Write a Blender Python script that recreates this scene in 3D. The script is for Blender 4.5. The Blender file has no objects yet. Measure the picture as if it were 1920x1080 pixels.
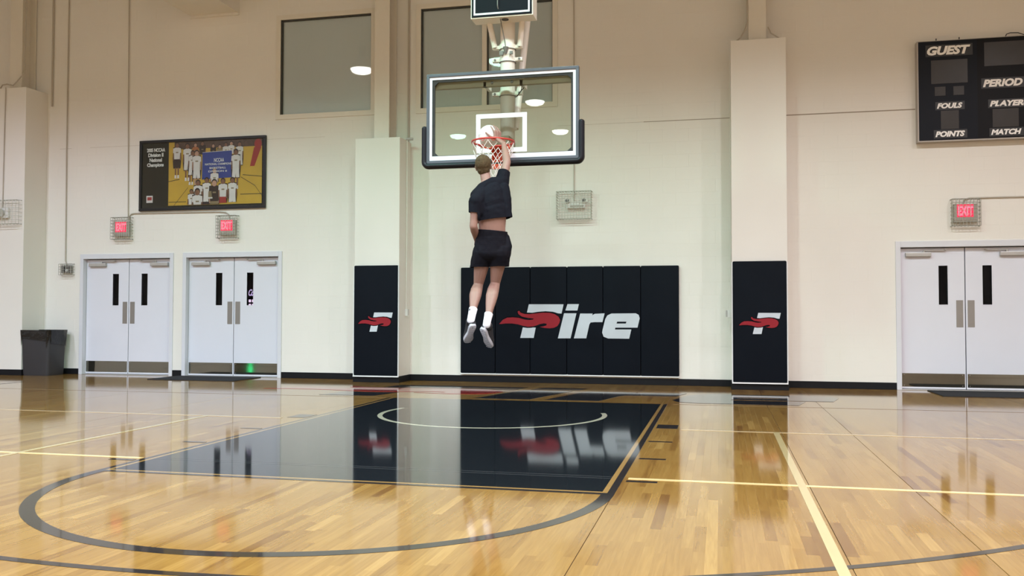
import bpy, bmesh, math, random
from mathutils import Vector, Matrix
from mathutils import noise as mnoise
rnd = random.Random(7)
scene = bpy.context.scene
COL = scene.collection
PI = math.pi

# ------------------------------------------------------------------ camera
CAM = Vector((2.473, -11.329, 1.103)); F = 1682.5; YAW, PITCH, ROLL = 0.2276, 0.0302, 0.0017
fw = Vector((-math.sin(YAW) * math.cos(PITCH), math.cos(YAW) * math.cos(PITCH), math.sin(PITCH)))
rt = fw.cross(Vector((0, 0, 1))).normalized(); up = rt.cross(fw)
c, s = math.cos(ROLL), math.sin(ROLL)
rr = c * rt + s * up; uu = -s * rt + c * up
cd = bpy.data.cameras.new('camera'); cd.sensor_width = 36; cd.lens = F / 1920 * 36; cd.clip_end = 200
co = bpy.data.objects.new('camera', cd); COL.objects.link(co)
co.matrix_world = Matrix(((rr.x, uu.x, -fw.x, CAM.x), (rr.y, uu.y, -fw.y, CAM.y), (rr.z, uu.z, -fw.z, CAM.z), (0, 0, 0, 1)))
scene.camera = co

# ------------------------------------------------------------------ world, exposure
w = bpy.data.worlds.new('world'); scene.world = w; w.use_nodes = True
w.node_tree.nodes['Background'].inputs[0].default_value = (0.05, 0.05, 0.05, 1)
w.node_tree.nodes['Background'].inputs[1].default_value = 0.1
vs = scene.view_settings
scene.display_settings.display_device = 'sRGB'
vs.view_transform = 'Standard'; vs.look = 'None'; vs.gamma = 1; vs.use_curve_mapping = False
vs.exposure = 0.0
scene.cycles.use_denoising = True
scene.cycles.max_bounces = 10; scene.cycles.diffuse_bounces = 5; scene.cycles.glossy_bounces = 5
scene.cycles.transparent_max_bounces = 10
scene.cycles.sample_clamp_indirect = 6

# ------------------------------------------------------------------ lamps (positions of the high bay grid)
LAMP_Z = 7.5
LAMP_X = [-10.3, -6.6, -2.9, 0.8, 4.5, 8.2]
LAMP_Y = [-4.25, -9.4, -13.2, -17.3, -21.7]
LAMP_W = 605.0
WARM = (0.88, 1.03, 1.14)
GREEN = (0.42, 1.18, 0.90)
MINT = (0.74, 1.03, 0.98)
PINK = (1.05, 1.03, 1.12)
COOL = (0.93, 1.01, 1.30)
def lamp_colour(i, j):
    if (i, j) in ((2, 0), (1, 4)): return GREEN
    if (i, j) == (3, 0): return MINT
    return PINK if i >= 4 else (COOL if i < 2 else WARM)

# ------------------------------------------------------------------ materials
def mat(name, col, rough=0.5, metal=0.0, spec=0.5, var=0.04, scale=8.0, bump=0.0, bscale=60.0, emit=None, estr=1.0,
        coat=0.0, stretch=(1, 1, 1), trans=0.0):
    m = bpy.data.materials.new(name); m.use_nodes = True
    nt = m.node_tree; b = nt.nodes['Principled BSDF']
    b.inputs['Roughness'].default_value = rough; b.inputs['Metallic'].default_value = metal
    b.inputs['Specular IOR Level'].default_value = spec; b.inputs['Coat Weight'].default_value = coat
    geo = nt.nodes.new('ShaderNodeNewGeometry'); mp = nt.nodes.new('ShaderNodeMapping')
    mp.inputs['Scale'].default_value = stretch
    nt.links.new(geo.outputs['Position'], mp.inputs['Vector'])
    nz = nt.nodes.new('ShaderNodeTexNoise'); nz.inputs['Scale'].default_value = scale; nz.inputs['Detail'].default_value = 3
    nt.links.new(mp.outputs[0], nz.inputs['Vector'])
    mx = nt.nodes.new('ShaderNodeMix'); mx.data_type = 'RGBA'
    lo = [max(0, v * (1 - var)) for v in col]; hi = [min(1, v * (1 + var)) for v in col]
    mx.inputs[6].default_value = (*lo, 1); mx.inputs[7].default_value = (*hi, 1)
    nt.links.new(nz.outputs['Fac'], mx.inputs[0]); nt.links.new(mx.outputs[2], b.inputs['Base Color'])
    if bump:
        n2 = nt.nodes.new('ShaderNodeTexNoise'); n2.inputs['Scale'].default_value = bscale; n2.inputs['Detail'].default_value = 3
        nt.links.new(mp.outputs[0], n2.inputs['Vector'])
        bp = nt.nodes.new('ShaderNodeBump'); bp.inputs['Strength'].default_value = bump; bp.inputs['Distance'].default_value = 0.01
        nt.links.new(n2.outputs['Fac'], bp.inputs['Height']); nt.links.new(bp.outputs[0], b.inputs['Normal'])
    if emit:
        b.inputs['Emission Color'].default_value = (*emit, 1); b.inputs['Emission Strength'].default_value = estr
    return m

def glass_mat(name, tint=(1, 1, 1), rough=0.0, ior=1.45):
    m = bpy.data.materials.new(name); m.use_nodes = True; nt = m.node_tree
    nt.nodes.remove(nt.nodes['Principled BSDF'])
    out = nt.nodes['Material Output']
    tr = nt.nodes.new('ShaderNodeBsdfTransparent'); tr.inputs[0].default_value = (*tint, 1)
    gl = nt.nodes.new('ShaderNodeBsdfGlossy'); gl.inputs['Roughness'].default_value = rough
    fr = nt.nodes.new('ShaderNodeFresnel'); fr.inputs[0].default_value = ior
    mx = nt.nodes.new('ShaderNodeMixShader')
    nt.links.new(fr.outputs[0], mx.inputs[0]); nt.links.new(tr.outputs[0], mx.inputs[1]); nt.links.new(gl.outputs[0], mx.inputs[2])
    nt.links.new(mx.outputs[0], out.inputs['Surface'])
    return m

def wood_mat():
    m = bpy.data.materials.new('maple planks'); m.use_nodes = True
    nt = m.node_tree; b = nt.nodes['Principled BSDF']; L = nt.links
    geo = nt.nodes.new('ShaderNodeNewGeometry')
    at = nt.nodes.new('ShaderNodeAttribute'); at.attribute_name = 'tone'
    mp = nt.nodes.new('ShaderNodeMapping'); mp.inputs['Scale'].default_value = (60, 3.0, 1)
    L.new(geo.outputs['Position'], mp.inputs['Vector'])
    # shift the grain plank by plank
    ad = nt.nodes.new('ShaderNodeVectorMath'); ad.operation = 'ADD'
    sc = nt.nodes.new('ShaderNodeVectorMath'); sc.operation = 'SCALE'; sc.inputs['Scale'].default_value = 37
    L.new(at.outputs['Color'], sc.inputs[0]); L.new(mp.outputs[0], ad.inputs[0]); L.new(sc.outputs[0], ad.inputs[1])
    nz = nt.nodes.new('ShaderNodeTexNoise'); nz.inputs['Scale'].default_value = 1.0; nz.inputs['Detail'].default_value = 4; nz.inputs['Distortion'].default_value = 0.6
    L.new(ad.outputs[0], nz.inputs['Vector'])
    rp = nt.nodes.new('ShaderNodeValToRGB')
    e = rp.color_ramp.elements
    e[0].position = 0.0; e[0].color = (0.165, 0.072, 0.017, 1)
    e[1].position = 1.0; e[1].color = (0.375, 0.216, 0.062, 1)
    x = e.new(0.35); x.color = (0.250, 0.128, 0.030, 1)
    x = e.new(0.7); x.color = (0.303, 0.165, 0.042, 1)
    ma = nt.nodes.new('ShaderNodeMath'); ma.operation = 'MULTIPLY_ADD'; ma.inputs[1].default_value = 0.85; ma.inputs[2].default_value = -0.425
    L.new(nz.outputs['Fac'], ma.inputs[0])
    a2 = nt.nodes.new('ShaderNodeMath'); a2.operation = 'ADD'; a2.use_clamp = True
    L.new(at.outputs['Fac'], a2.inputs[0]); L.new(ma.outputs[0], a2.inputs[1])
    L.new(a2.outputs[0], rp.inputs[0])
    L.new(rp.outputs[0], b.inputs['Base Color'])
    b.inputs['Roughness'].default_value = 0.075; b.inputs['IOR'].default_value = 1.46; b.inputs['Specular IOR Level'].default_value = 0.5
    # very slight waviness of the varnish
    m2 = nt.nodes.new('ShaderNodeMapping'); m2.inputs['Scale'].default_value = (14, 2.5, 1)
    L.new(geo.outputs['Position'], m2.inputs['Vector'])
    n3 = nt.nodes.new('ShaderNodeTexNoise'); n3.inputs['Scale'].default_value = 1.0; n3.inputs['Detail'].default_value = 1
    L.new(m2.outputs[0], n3.inputs['Vector'])
    bp = nt.nodes.new('ShaderNodeBump'); bp.inputs['Strength'].default_value = 0.03; bp.inputs['Distance'].default_value = 0.005
    L.new(n3.outputs['Fac'], bp.inputs['Height']); L.new(bp.outputs[0], b.inputs['Normal'])
    return m

def paint_mat(name, col, rough=0.06):
    return mat(name, col, rough=rough, var=0.06, scale=1.0, stretch=(20, 1.5, 1))

M = {}
M['wood'] = wood_mat()
M['under'] = mat('subfloor', (0.10, 0.055, 0.022), 0.7)
M['lane'] = paint_mat('charcoal lane paint', (0.0095, 0.0115, 0.014))
M['line_dark'] = paint_mat('dark line paint', (0.026, 0.021, 0.020))
M['line_cream'] = paint_mat('cream line paint', (0.52, 0.50, 0.38))
M['line_yellow'] = paint_mat('pale yellow line paint', (0.50, 0.385, 0.19))
M['line_grey'] = paint_mat('grey line paint', (0.19, 0.125, 0.058))
M['line_tan'] = paint_mat('bare wood strip', (0.33, 0.19, 0.062))
M['line_bright'] = paint_mat('light yellow line paint', (0.74, 0.56, 0.27))
M['line_faint'] = paint_mat('faint pale line paint', (0.50, 0.37, 0.21))
M['letter_black'] = paint_mat('black floor letter paint', (0.018, 0.016, 0.018))
M['letter_red'] = paint_mat('red floor letter paint', (0.30, 0.012, 0.010))
M['wall'] = mat('cream wall paint', (0.78, 0.745, 0.685), 0.62, var=0.035, scale=1.2, bump=0.06, bscale=90)
M['joint'] = mat('grey sealant', (0.33, 0.28, 0.22), 0.8)
M['joint_pale'] = mat('pale sealant', (0.55, 0.50, 0.43), 0.8)
M['ceil'] = mat('ceiling deck paint', (0.42, 0.40, 0.36), 0.8)
M['steel_paint'] = mat('cream steel paint', (0.74, 0.69, 0.60), 0.45, var=0.03)
M['base'] = mat('black rubber base', (0.010, 0.010, 0.012), 0.45, spec=0.15)
M['door'] = mat('white door paint', (0.70, 0.70, 0.765), 0.35, var=0.02, scale=3)
M['frame'] = mat('white frame paint', (0.66, 0.66, 0.70), 0.4, var=0.02)
M['gap'] = mat('dark gap shadow', (0.06, 0.06, 0.055), 0.7)  # dark tone stands in for shadow in door gaps and at pane edges
M['pull'] = mat('brushed pull plate', (0.30, 0.28, 0.26), 0.45, 0.6, var=0.05)
M['kick'] = mat('stainless kick plate', (0.19, 0.185, 0.155), 0.045, 0.95, var=0.06, stretch=(1, 1, 30))
M['closer'] = mat('grey closer body', (0.46, 0.44, 0.42), 0.4, 0.3)
M['darkglass'] = mat('black vision glass', (0.008, 0.008, 0.008), 0.05)
M['glass'] = glass_mat('clear glass', (0.93, 0.97, 0.94))
M['winglass'] = glass_mat('window glass', (0.95, 0.96, 0.95), 0.02, 1.5)
M['doorglass'] = glass_mat('door glass', (0.75, 0.72, 0.74), 0.02, 1.18)
M['picglass'] = glass_mat('picture glass', (0.97, 0.98, 0.97), 0.0, 1.3)
M['shade'] = mat('grey roller shade', (0.84, 0.87, 0.88), 0.8, var=0.05, scale=0.8)
M['black'] = mat('black plastic', (0.012, 0.012, 0.014), 0.4)
M['rubber'] = mat('black padding vinyl', (0.010, 0.011, 0.016), 0.4, spec=0.3, bump=0.08, bscale=40)
M['pad'] = mat('navy black wall pad vinyl', (0.0062, 0.0082, 0.0125), 0.6, spec=0.06, var=0.12, scale=3, bump=0.10, bscale=25)
M['pad_edge'] = mat('white pad edging', (0.80, 0.80, 0.80), 0.5)
M['logo_white'] = mat('light grey logo print', (0.56, 0.60, 0.65), 0.5, var=0.04)
M['logo_red'] = mat('red flame print', (0.29, 0.016, 0.025), 0.5, spec=0.2, var=0.08)
M['logo_edge'] = mat('black logo outline print', (0.005, 0.005, 0.007), 0.7, spec=0.04)
M['bb_frame'] = mat('slate grey board frame', (0.10, 0.11, 0.135), 0.4, 0.3)
M['bb_white'] = mat('white board marking', (0.80, 0.80, 0.88), 0.5)
M['bb_tan'] = mat('tan steel bar', (0.42, 0.36, 0.24), 0.5)
M['mast'] = mat('cream mast paint', (0.80, 0.74, 0.66), 0.4, var=0.03)
M['rim'] = mat('red orange rim paint', (0.55, 0.050, 0.040), 0.4)
M['bracket'] = mat('orange rim bracket', (0.62, 0.075, 0.025), 0.45)
M['net'] = mat('white nylon cord', (0.82, 0.78, 0.74), 0.8)
M['ball'] = mat('white leather ball', (0.86, 0.83, 0.82), 0.55, var=0.03)
M['seam'] = mat('dark ball seam', (0.55, 0.50, 0.50), 0.6)
M['skin'] = mat('skin', (0.31, 0.175, 0.138), 0.5, var=0.10, scale=9)
M['hair'] = mat('light brown hair', (0.085, 0.057, 0.028), 0.75, spec=0.2, var=0.55, scale=38, bump=0.5, bscale=180)
M['cloth'] = mat('black cotton', (0.0065, 0.007, 0.012), 0.85, spec=0.15, var=0.2, bump=0.3, bscale=30)
M['short'] = mat('black shorts fabric', (0.0065, 0.0065, 0.011), 0.75, spec=0.15, var=0.2, bump=0.25, bscale=25)
M['sock'] = mat('white sock knit', (0.82, 0.81, 0.86), 0.9, bump=0.2, bscale=200)
M['sole'] = mat('pale shoe rubber', (0.46, 0.45, 0.49), 0.6, var=0.08)
M['shoe'] = mat('black shoe mesh', (0.014, 0.014, 0.018), 0.7)
M['eye'] = mat('eye white', (0.8, 0.8, 0.8), 0.2)
M['lip'] = mat('lip skin', (0.45, 0.17, 0.14), 0.5)
M['sb_panel'] = mat('dark navy scoreboard panel', (0.007, 0.0085, 0.014), 0.4, spec=0.15, var=0.15, scale=2)
M['sb_panel2'] = mat('black scoreboard panel', (0.006, 0.0055, 0.007), 0.4, spec=0.15, var=0.15, scale=2)
M['sb_digit'] = mat('grey digit window', (0.042, 0.037, 0.035), 0.3, spec=0.3, var=0.15, scale=6)
M['sb_caption'] = mat('caption backing strip', (0.017, 0.016, 0.017), 0.4)
M['sb_case'] = mat('grey metal case', (0.42, 0.38, 0.34), 0.5, 0.2)
M['letter'] = mat('white caption print', (0.92, 0.90, 0.88), 0.5)
M['exit_red'] = mat('lit exit panel', (0.6, 0.02, 0.05), 0.4, emit=(1.0, 0.035, 0.10), estr=0.85)
M['exit_txt'] = mat('lit exit letters', (0.9, 0.2, 0.3), 0.4, emit=(1.0, 0.17, 0.27), estr=1.0)
M['exit_case'] = mat('beige exit case', (0.40, 0.375, 0.32), 0.5)
M['wire'] = mat('grey cage wire', (0.42, 0.42, 0.37), 0.4, 0.5)
M['wire_light'] = mat('painted cage wire', (0.48, 0.48, 0.42), 0.5)
M['conduit'] = mat('painted conduit', (0.46, 0.41, 0.34), 0.5)
M['conduit_white'] = mat('white cable', (0.78, 0.76, 0.70), 0.5)
M['box_white'] = mat('white box plastic', (0.76, 0.75, 0.72), 0.5)
M['grey_box'] = mat('grey box metal', (0.20, 0.19, 0.18), 0.5, 0.3)
M['lens'] = mat('clear lamp lens', (0.6, 0.6, 0.58), 0.2)
M['photo_border'] = mat('black print border', (0.012, 0.014, 0.012), 0.25)
M['wood_frame'] = mat('black picture frame', (0.008, 0.008, 0.008), 0.35)
M['bin'] = mat('dark grey bin plastic', (0.034, 0.033, 0.037), 0.5)
M['bag'] = mat('black bin bag', (0.006, 0.006, 0.006), 0.22, bump=0.7, bscale=14)
M['mat'] = mat('charcoal door mat', (0.030, 0.030, 0.033), 0.9, spec=0.15, bump=0.4, bscale=150)
M['alu'] = mat('lamp reflector aluminium', (0.75, 0.75, 0.74), 0.3, 0.7)
M['lamp_on'] = mat('lit lamp lens', (0.9, 0.9, 0.9), 0.3, emit=(1, 0.97, 0.9), estr=22)
M['lamp_on_green'] = mat('lit greenish lamp lens', (0.9, 0.9, 0.9), 0.3, emit=(0.60, 1.0, 0.82), estr=18)
M['vend'] = mat('dark vending machine front', (0.02, 0.006, 0.02), 0.3)
M['vend_txt'] = mat('glowing script', (0.8, 0.75, 1), 0.4, emit=(0.72, 0.62, 1.0), estr=1.2)
M['vend_btn'] = mat('lit vending buttons', (0.9, 0.8, 1), 0.4, emit=(0.92, 0.80, 1.0), estr=1.6)
M['p_floor'] = mat('print of yellow court', (0.56, 0.34, 0.045), 0.3, var=0.15, scale=4)
M['p_crowd'] = mat('print of dark crowd', (0.10, 0.055, 0.04), 0.3, var=0.7, scale=25)
M['p_white'] = mat('print of white shirts', (0.66, 0.60, 0.58), 0.3, var=0.08, scale=12)
M['p_blue'] = mat('print of blue banner', (0.03, 0.055, 0.26), 0.3, var=0.15, scale=6)
M['p_dark'] = mat('print of dark clothes', (0.035, 0.02, 0.018), 0.3)
M['p_skin'] = mat('print of faces', (0.22, 0.10, 0.06), 0.3, var=0.3, scale=20)
M['p_skin2'] = mat('print of light faces', (0.48, 0.27, 0.19), 0.3, var=0.15, scale=20)
M['p_red'] = mat('print of red clothes', (0.34, 0.03, 0.025), 0.3)
M['p_khaki'] = mat('print of khaki clothes', (0.25, 0.18, 0.10), 0.3)
M['p_orange'] = mat('print of orange shirt', (0.42, 0.14, 0.05), 0.3)
M['p_text'] = mat('print of white lettering', (0.75, 0.72, 0.70), 0.3)

# ------------------------------------------------------------------ mesh helpers
class MB:
    def __init__(s): s.v = []; s.f = []; s.m = []; s.k = 0
    def add(s, vs, fs):
        o = len(s.v); s.v += [tuple(p) for p in vs]; s.f += [tuple(i + o for i in f) for f in fs]; s.m += [s.k] * len(fs); return s
    def box(s, x0, x1, y0, y1, z0, z1, ch=0.0):
        x0, x1 = min(x0, x1), max(x0, x1); y0, y1 = min(y0, y1), max(y0, y1); z0, z1 = min(z0, z1), max(z0, z1)
        if ch <= 0:
            return s.add([(x0, y0, z0), (x1, y0, z0), (x1, y1, z0), (x0, y1, z0), (x0, y0, z1), (x1, y0, z1), (x1, y1, z1), (x0, y1, z1)],
                         [(0, 3, 2, 1), (4, 5, 6, 7), (0, 1, 5, 4), (1, 2, 6, 5), (2, 3, 7, 6), (3, 0, 4, 7)])
        bm = bmesh.new()
        bmesh.ops.create_cube(bm, size=1.0)
        for v in bm.verts:
            v.co = Vector((x0 + (v.co.x + .5) * (x1 - x0), y0 + (v.co.y + .5) * (y1 - y0), z0 + (v.co.z + .5) * (z1 - z0)))
        ch = min(ch, .45 * min(x1 - x0, y1 - y0, z1 - z0))
        bmesh.ops.bevel(bm, geom=bm.edges[:], offset=ch, segments=2, profile=0.6, affect='EDGES')
        bm.verts.index_update()
        s.add([v.co[:] for v in bm.verts], [[v.index for v in f.verts] for f in bm.faces]); bm.free(); return s
    def cyl(s, p0, p1, r0, r1=None, n=16, caps=True):
        p0, p1 = Vector(p0), Vector(p1); r1 = r0 if r1 is None else r1
        d = (p1 - p0).normalized(); a = d.orthogonal().normalized(); b = d.cross(a)
        vs = []
        for p, r in ((p0, r0), (p1, r1)):
            for i in range(n):
                t = 2 * PI * i / n; vs.append(p + a * (r * math.cos(t)) + b * (r * math.sin(t)))
        fs = [(i, (i + 1) % n, n + (i + 1) % n, n + i) for i in range(n)]
        if caps: fs += [tuple(reversed(range(n))), tuple(range(n, 2 * n))]
        return s.add(vs, fs)
    def tube(s, pts, r, n=8, closed=False, caps=True):
        pts = [Vector(p) for p in pts]; N = len(pts); rings = []
        prev = None
        for i, p in enumerate(pts):
            if closed: d = pts[(i + 1) % N] - pts[i - 1]
            else: d = pts[min(i + 1, N - 1)] - pts[max(i - 1, 0)]
            d.normalize()
            if prev is None: a = d.orthogonal().normalized()
            else:
                a = prev - d * prev.dot(d)
                a = a.normalized() if a.length > 1e-6 else d.orthogonal().normalized()
            prev = a; b = d.cross(a)
            rr_ = r[i] if isinstance(r, (list, tuple)) else r
            rings.append([p + a * (rr_ * math.cos(2 * PI * k / n)) + b * (rr_ * math.sin(2 * PI * k / n)) for k in range(n)])
        vs = [q for R_ in rings for q in R_]; fs = []
        for i in range(N if closed else N - 1):
            j = (i + 1) % N
            for k in range(n): fs.append((i * n + k, i * n + (k + 1) % n, j * n + (k + 1) % n, j * n + k))
        if caps and not closed: fs += [tuple(reversed(range(n))), tuple(range((N - 1) * n, N * n))]
        return s.add(vs, fs)
    def loft(s, rings, caps=True):
        n = len(rings[0]); vs = [q for R_ in rings for q in R_]; fs = []
        for i in range(len(rings) - 1):
            for k in range(n): fs.append((i * n + k, i * n + (k + 1) % n, (i + 1) * n + (k + 1) % n, (i + 1) * n + k))
        if caps: fs += [tuple(reversed(range(n))), tuple(range((len(rings) - 1) * n, len(rings) * n))]
        return s.add(vs, fs)
    def ell(s, c, r, R=None, nu=14, nv=9):
        c = Vector(c); vs = [(0, 0, 1)]
        for j in range(1, nv):
            ph = PI * j / nv
            for i in range(nu):
                t = 2 * PI * i / nu; vs.append((math.sin(ph) * math.cos(t), math.sin(ph) * math.sin(t), math.cos(ph)))
        vs.append((0, 0, -1)); out = []
        for v in vs:
            q = Vector((v[0] * r[0], v[1] * r[1], v[2] * r[2]))
            if R is not None: q = R @ q
            out.append(c + q)
        fs = [(0, 1 + i, 1 + (i + 1) % nu) for i in range(nu)]
        for j in range(nv - 2):
            for i in range(nu):
                a = 1 + j * nu; b = a + nu
                fs.append((a + i, b + i, b + (i + 1) % nu, a + (i + 1) % nu))
        L_ = len(vs) - 1; a = 1 + (nv - 2) * nu
        fs += [(L_, a + (i + 1) % nu, a + i) for i in range(nu)]
        return s.add(out, fs)
    def chain(s, pts):
        """pts: list of (point, radius): overlapping balls along the chain"""
        for (p, r), (q, t) in zip(pts[:-1], pts[1:]):
            p, q = Vector(p), Vector(q); n = max(2, int((q - p).length / (0.14 * min(r, t))) + 1)
            for k in range(n + 1):
                f = k / n; rr_ = r + (t - r) * f; s.ell(p.lerp(q, f), (rr_, rr_, rr_), nu=12, nv=8)
        return s
    def mesh(s, name, mats, smooth=None):
        me = bpy.data.meshes.new(name); me.from_pydata(s.v, [], s.f); me.update()
        for m_ in (mats if isinstance(mats, (list, tuple)) else [mats]): me.materials.append(m_)
        if any(s.m): me.polygons.foreach_set('material_index', s.m)
        if smooth:
            me.polygons.foreach_set('use_smooth', [True] * len(me.polygons))
            me.set_sharp_from_angle(angle=math.radians(smooth))
        me.validate(); return me
    def obj(s, name, mats, parent=None, smooth=None, **props):
        return link(name, s.mesh(name, mats, smooth), parent, **props)

def link(name, data, parent=None, **props):
    o = bpy.data.objects.new(name, data); COL.objects.link(o)
    if parent is not None:
        o.parent = parent
        o.matrix_parent_inverse = inv_world(parent)
    for k, v in props.items(): o[k] = v
    return o
def world_of(o):
    mtx = o.matrix_basis.copy()
    while o.parent is not None:
        mtx = o.parent.matrix_basis @ o.matrix_parent_inverse @ mtx if False else (o.parent.matrix_basis @ (o.matrix_parent_inverse @ mtx))
        o = o.parent
    return mtx
def inv_world(o): return world_of(o).inverted()
def thing(name, label, cat, loc=(0, 0, 0), group=None):
    o = bpy.data.objects.new(name, None); COL.objects.link(o); o.location = loc; o.empty_display_size = .2
    o['label'] = label; o['category'] = cat
    if group: o['group'] = group
    return o
def structure(name, loc=(0, 0, 0)):
    o = bpy.data.objects.new(name, None); COL.objects.link(o); o.location = loc; o['kind'] = 'structure'; return o
def tag(o, label, cat, group=None):
    o['label'] = label; o['category'] = cat
    if group: o['group'] = group
    return o
def copy_tree(o, parent=None):
    c_ = o.copy(); COL.objects.link(c_)
    if parent is not None: c_.parent = parent
    for ch in [x for x in o.children]: copy_tree(ch, c_)
    return c_

DG = lambda: bpy.context.evaluated_depsgraph_get()
def curve_flat(splines, depth):
    """filled planar curve in local XY, extruded by depth along +Z; returns (verts, faces)"""
    cu = bpy.data.curves.new('tmp', 'CURVE'); cu.dimensions = '2D'; cu.fill_mode = 'BOTH'; cu.extrude = depth / 2
    for pts in splines:
        sp = cu.splines.new('POLY'); sp.points.add(len(pts) - 1)
        for i, p in enumerate(pts): sp.points[i].co = (p[0], p[1], 0, 1)
        sp.use_cyclic_u = True
    return _bake(cu, depth)
def _bake(cu, depth):
    o = bpy.data.objects.new('tmp', cu); COL.objects.link(o)
    me = bpy.data.meshes.new_from_object(o.evaluated_get(DG()))
    vs = [(v.co.x, v.co.y, v.co.z + depth / 2) for v in me.vertices]; fs = [tuple(p.vertices) for p in me.polygons]
    bpy.data.objects.remove(o); bpy.data.curves.remove(cu); bpy.data.meshes.remove(me)
    return vs, fs
def text_flat(txt, x0, x1, z0, z1, depth=0.003, shear=0.0, bold=0.03, spacing=1.0):
    cu = bpy.data.curves.new('tmp', 'FONT'); cu.body = txt; cu.size = 1; cu.offset = bold; cu.shear = shear; cu.extrude = depth / 2
    cu.space_character = spacing; cu.resolution_u = 3
    vs, fs = _bake(cu, depth)
    ax = min(v[0] for v in vs); bx = max(v[0] for v in vs); ay = min(v[1] for v in vs); by = max(v[1] for v in vs)
    return [(x0 + (v[0] - ax) / (bx - ax) * (x1 - x0), z0 + (v[1] - ay) / (by - ay) * (z1 - z0), v[2]) for v in vs], fs
def on_wall(mb, vf, y):          # local (x, z, depth) -> world facing -Y
    vs, fs = vf; mb.add([(v[0], y - v[2], v[1]) for v in vs], fs); return mb
def on_floor(mb, vf, z):
    vs, fs = vf; mb.add([(v[0], v[1], z + v[2]) for v in vs], fs); return mb

# ------------------------------------------------------------------ the setting: room shell
YW = 3.048
RX0, RX1, RY0, RZ = -17.0, 13.0, -27.0, 9.0
DOORS = [(-9.06, -7.12), (-6.93, -4.985), (5.04, 6.985)]
WINS = [(-5.05, -3.35, 4.62, 6.30), (-2.45, -0.18, 4.60, 6.30)]
OPEN = [(a + .03, b - .03, -.1, 2.19) for a, b in DOORS] + WINS

def split_cells(x0, x1, z0, z1, opens):
    xs = sorted({x0, x1, *[v for o in opens for v in o[:2] if x0 < v < x1]})
    zs = sorted({z0, z1, *[v for o in opens for v in o[2:] if z0 < v < z1]})
    for a, b in zip(xs[:-1], xs[1:]):
        for c_, d in zip(zs[:-1], zs[1:]):
            mx_, mz = (a + b) / 2, (c_ + d) / 2
            if not any(o[0] < mx_ < o[1] and o[2] < mz < o[3] for o in opens): yield a, b, c_, d

wall = MB()
for a, b, c_, d in split_cells(RX0, RX1, 0, RZ, OPEN): wall.box(a, b, YW + .0012, YW + .2, c_, d)
wall_back = wall.obj('wall_back', M['wall'], kind='structure')
# painted block facing with recessed joints (courses of 0.203 m)
bl = MB(); BH, BL, JW = 0.2032, 0.4064, 0.0006
def block(a, b, c_, d):
    a += JW; b -= JW; c_ += JW; d -= JW
    if b - a < .01 or d - c_ < .01: return
    e_ = .0010; y0, y1 = YW + .0014, YW
    bl.add([(a - e_ * .4, y0, c_ - e_ * .4), (b + e_ * .4, y0, c_ - e_ * .4), (b + e_ * .4, y0, d + e_ * .4), (a - e_ * .4, y0, d + e_ * .4),
            (a + e_, y1, c_ + e_), (b - e_, y1, c_ + e_), (b - e_, y1, d - e_), (a + e_, y1, d - e_)],
           [(4, 5, 6, 7), (0, 1, 5, 4), (1, 2, 6, 5), (2, 3, 7, 6), (3, 0, 4, 7)])
row = 0; z = 0.0
while z < 7.6:
    x = -11.2 - (BL / 2 if row % 2 else 0)
    while x < 9.0:
        rect = (x, x + BL, z, z + BH)
        hits = [o for o in OPEN if o[0] < rect[1] and o[1] > rect[0] and o[2] < rect[3] and o[3] > rect[2]]
        if not hits: block(*rect)
        else:
            for cell in split_cells(*rect, hits): block(*cell)
        x += BL
    z += BH; row += 1
bl.obj('block_facing', M['wall'], wall_back, kind='stuff')

floor_base = MB().box(RX0, RX1, RY0, YW + .2, -.2, -.006)
floor = floor_base.obj('floor', M['under'], kind='structure')
MB().box(RX0, RX1, RY0, YW + .2, RZ, RZ + .2).obj('ceiling', M['ceil'], kind='structure')
MB().box(RX0 - .2, RX0, RY0, YW + .2, 0, RZ).obj('wall_left', M['wall'], kind='structure')
MB().box(RX1, RX1 + .2, RY0, YW + .2, 0, RZ).obj('wall_right', M['wall'], kind='structure')
MB().box(RX0, RX1, RY0 - .2, RY0, 0, RZ).obj('wall_front', M['wall'], kind='structure')

# floor planks: rows along Y; the planks that show largest are single parts, the rest one part
PW = 0.0572
LENS = [0.36, 0.52, 0.70, 0.92, 1.15]
SEAMS = (1.846, 3.062, 3.70, -3.9, -5.6)
def plank_geo(Wd, Ln):
    c0 = .00025
    vs = [(0, 0, -.006), (Wd, 0, -.006), (Wd, Ln, -.006), (0, Ln, -.006),
          (0, 0, -.00015), (Wd, 0, -.00015), (Wd, Ln, -.00015), (0, Ln, -.00015),
          (c0, 0.0002, 0), (Wd - c0, 0.0002, 0), (Wd - c0, Ln - 0.0002, 0), (c0, Ln - 0.0002, 0)]
    fs = [(0, 1, 5, 4), (1, 2, 6, 5), (2, 3, 7, 6), (3, 0, 4, 7), (4, 5, 9, 8), (5, 6, 10, 9), (6, 7, 11, 10), (7, 4, 8, 11), (8, 9, 10, 11)]
    return vs, fs
planks = []
x = -13.0
while x < 10.0:
    near = min(SEAMS, key=lambda q: abs(q - x - PW))
    gap = .0045 if 0 <= near - x - PW < PW else 0.0
    y = -11.0 - rnd.random() * .9
    while y < YW:
        k = rnd.choice((0, 1, 1, 2, 2, 3, 3, 4)); Ln = LENS[k]
        t = min(7, max(0, int(rnd.gauss(4.1, 1.5))))
        planks.append((x, y, k, t)); y += Ln
    x += PW + gap
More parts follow.
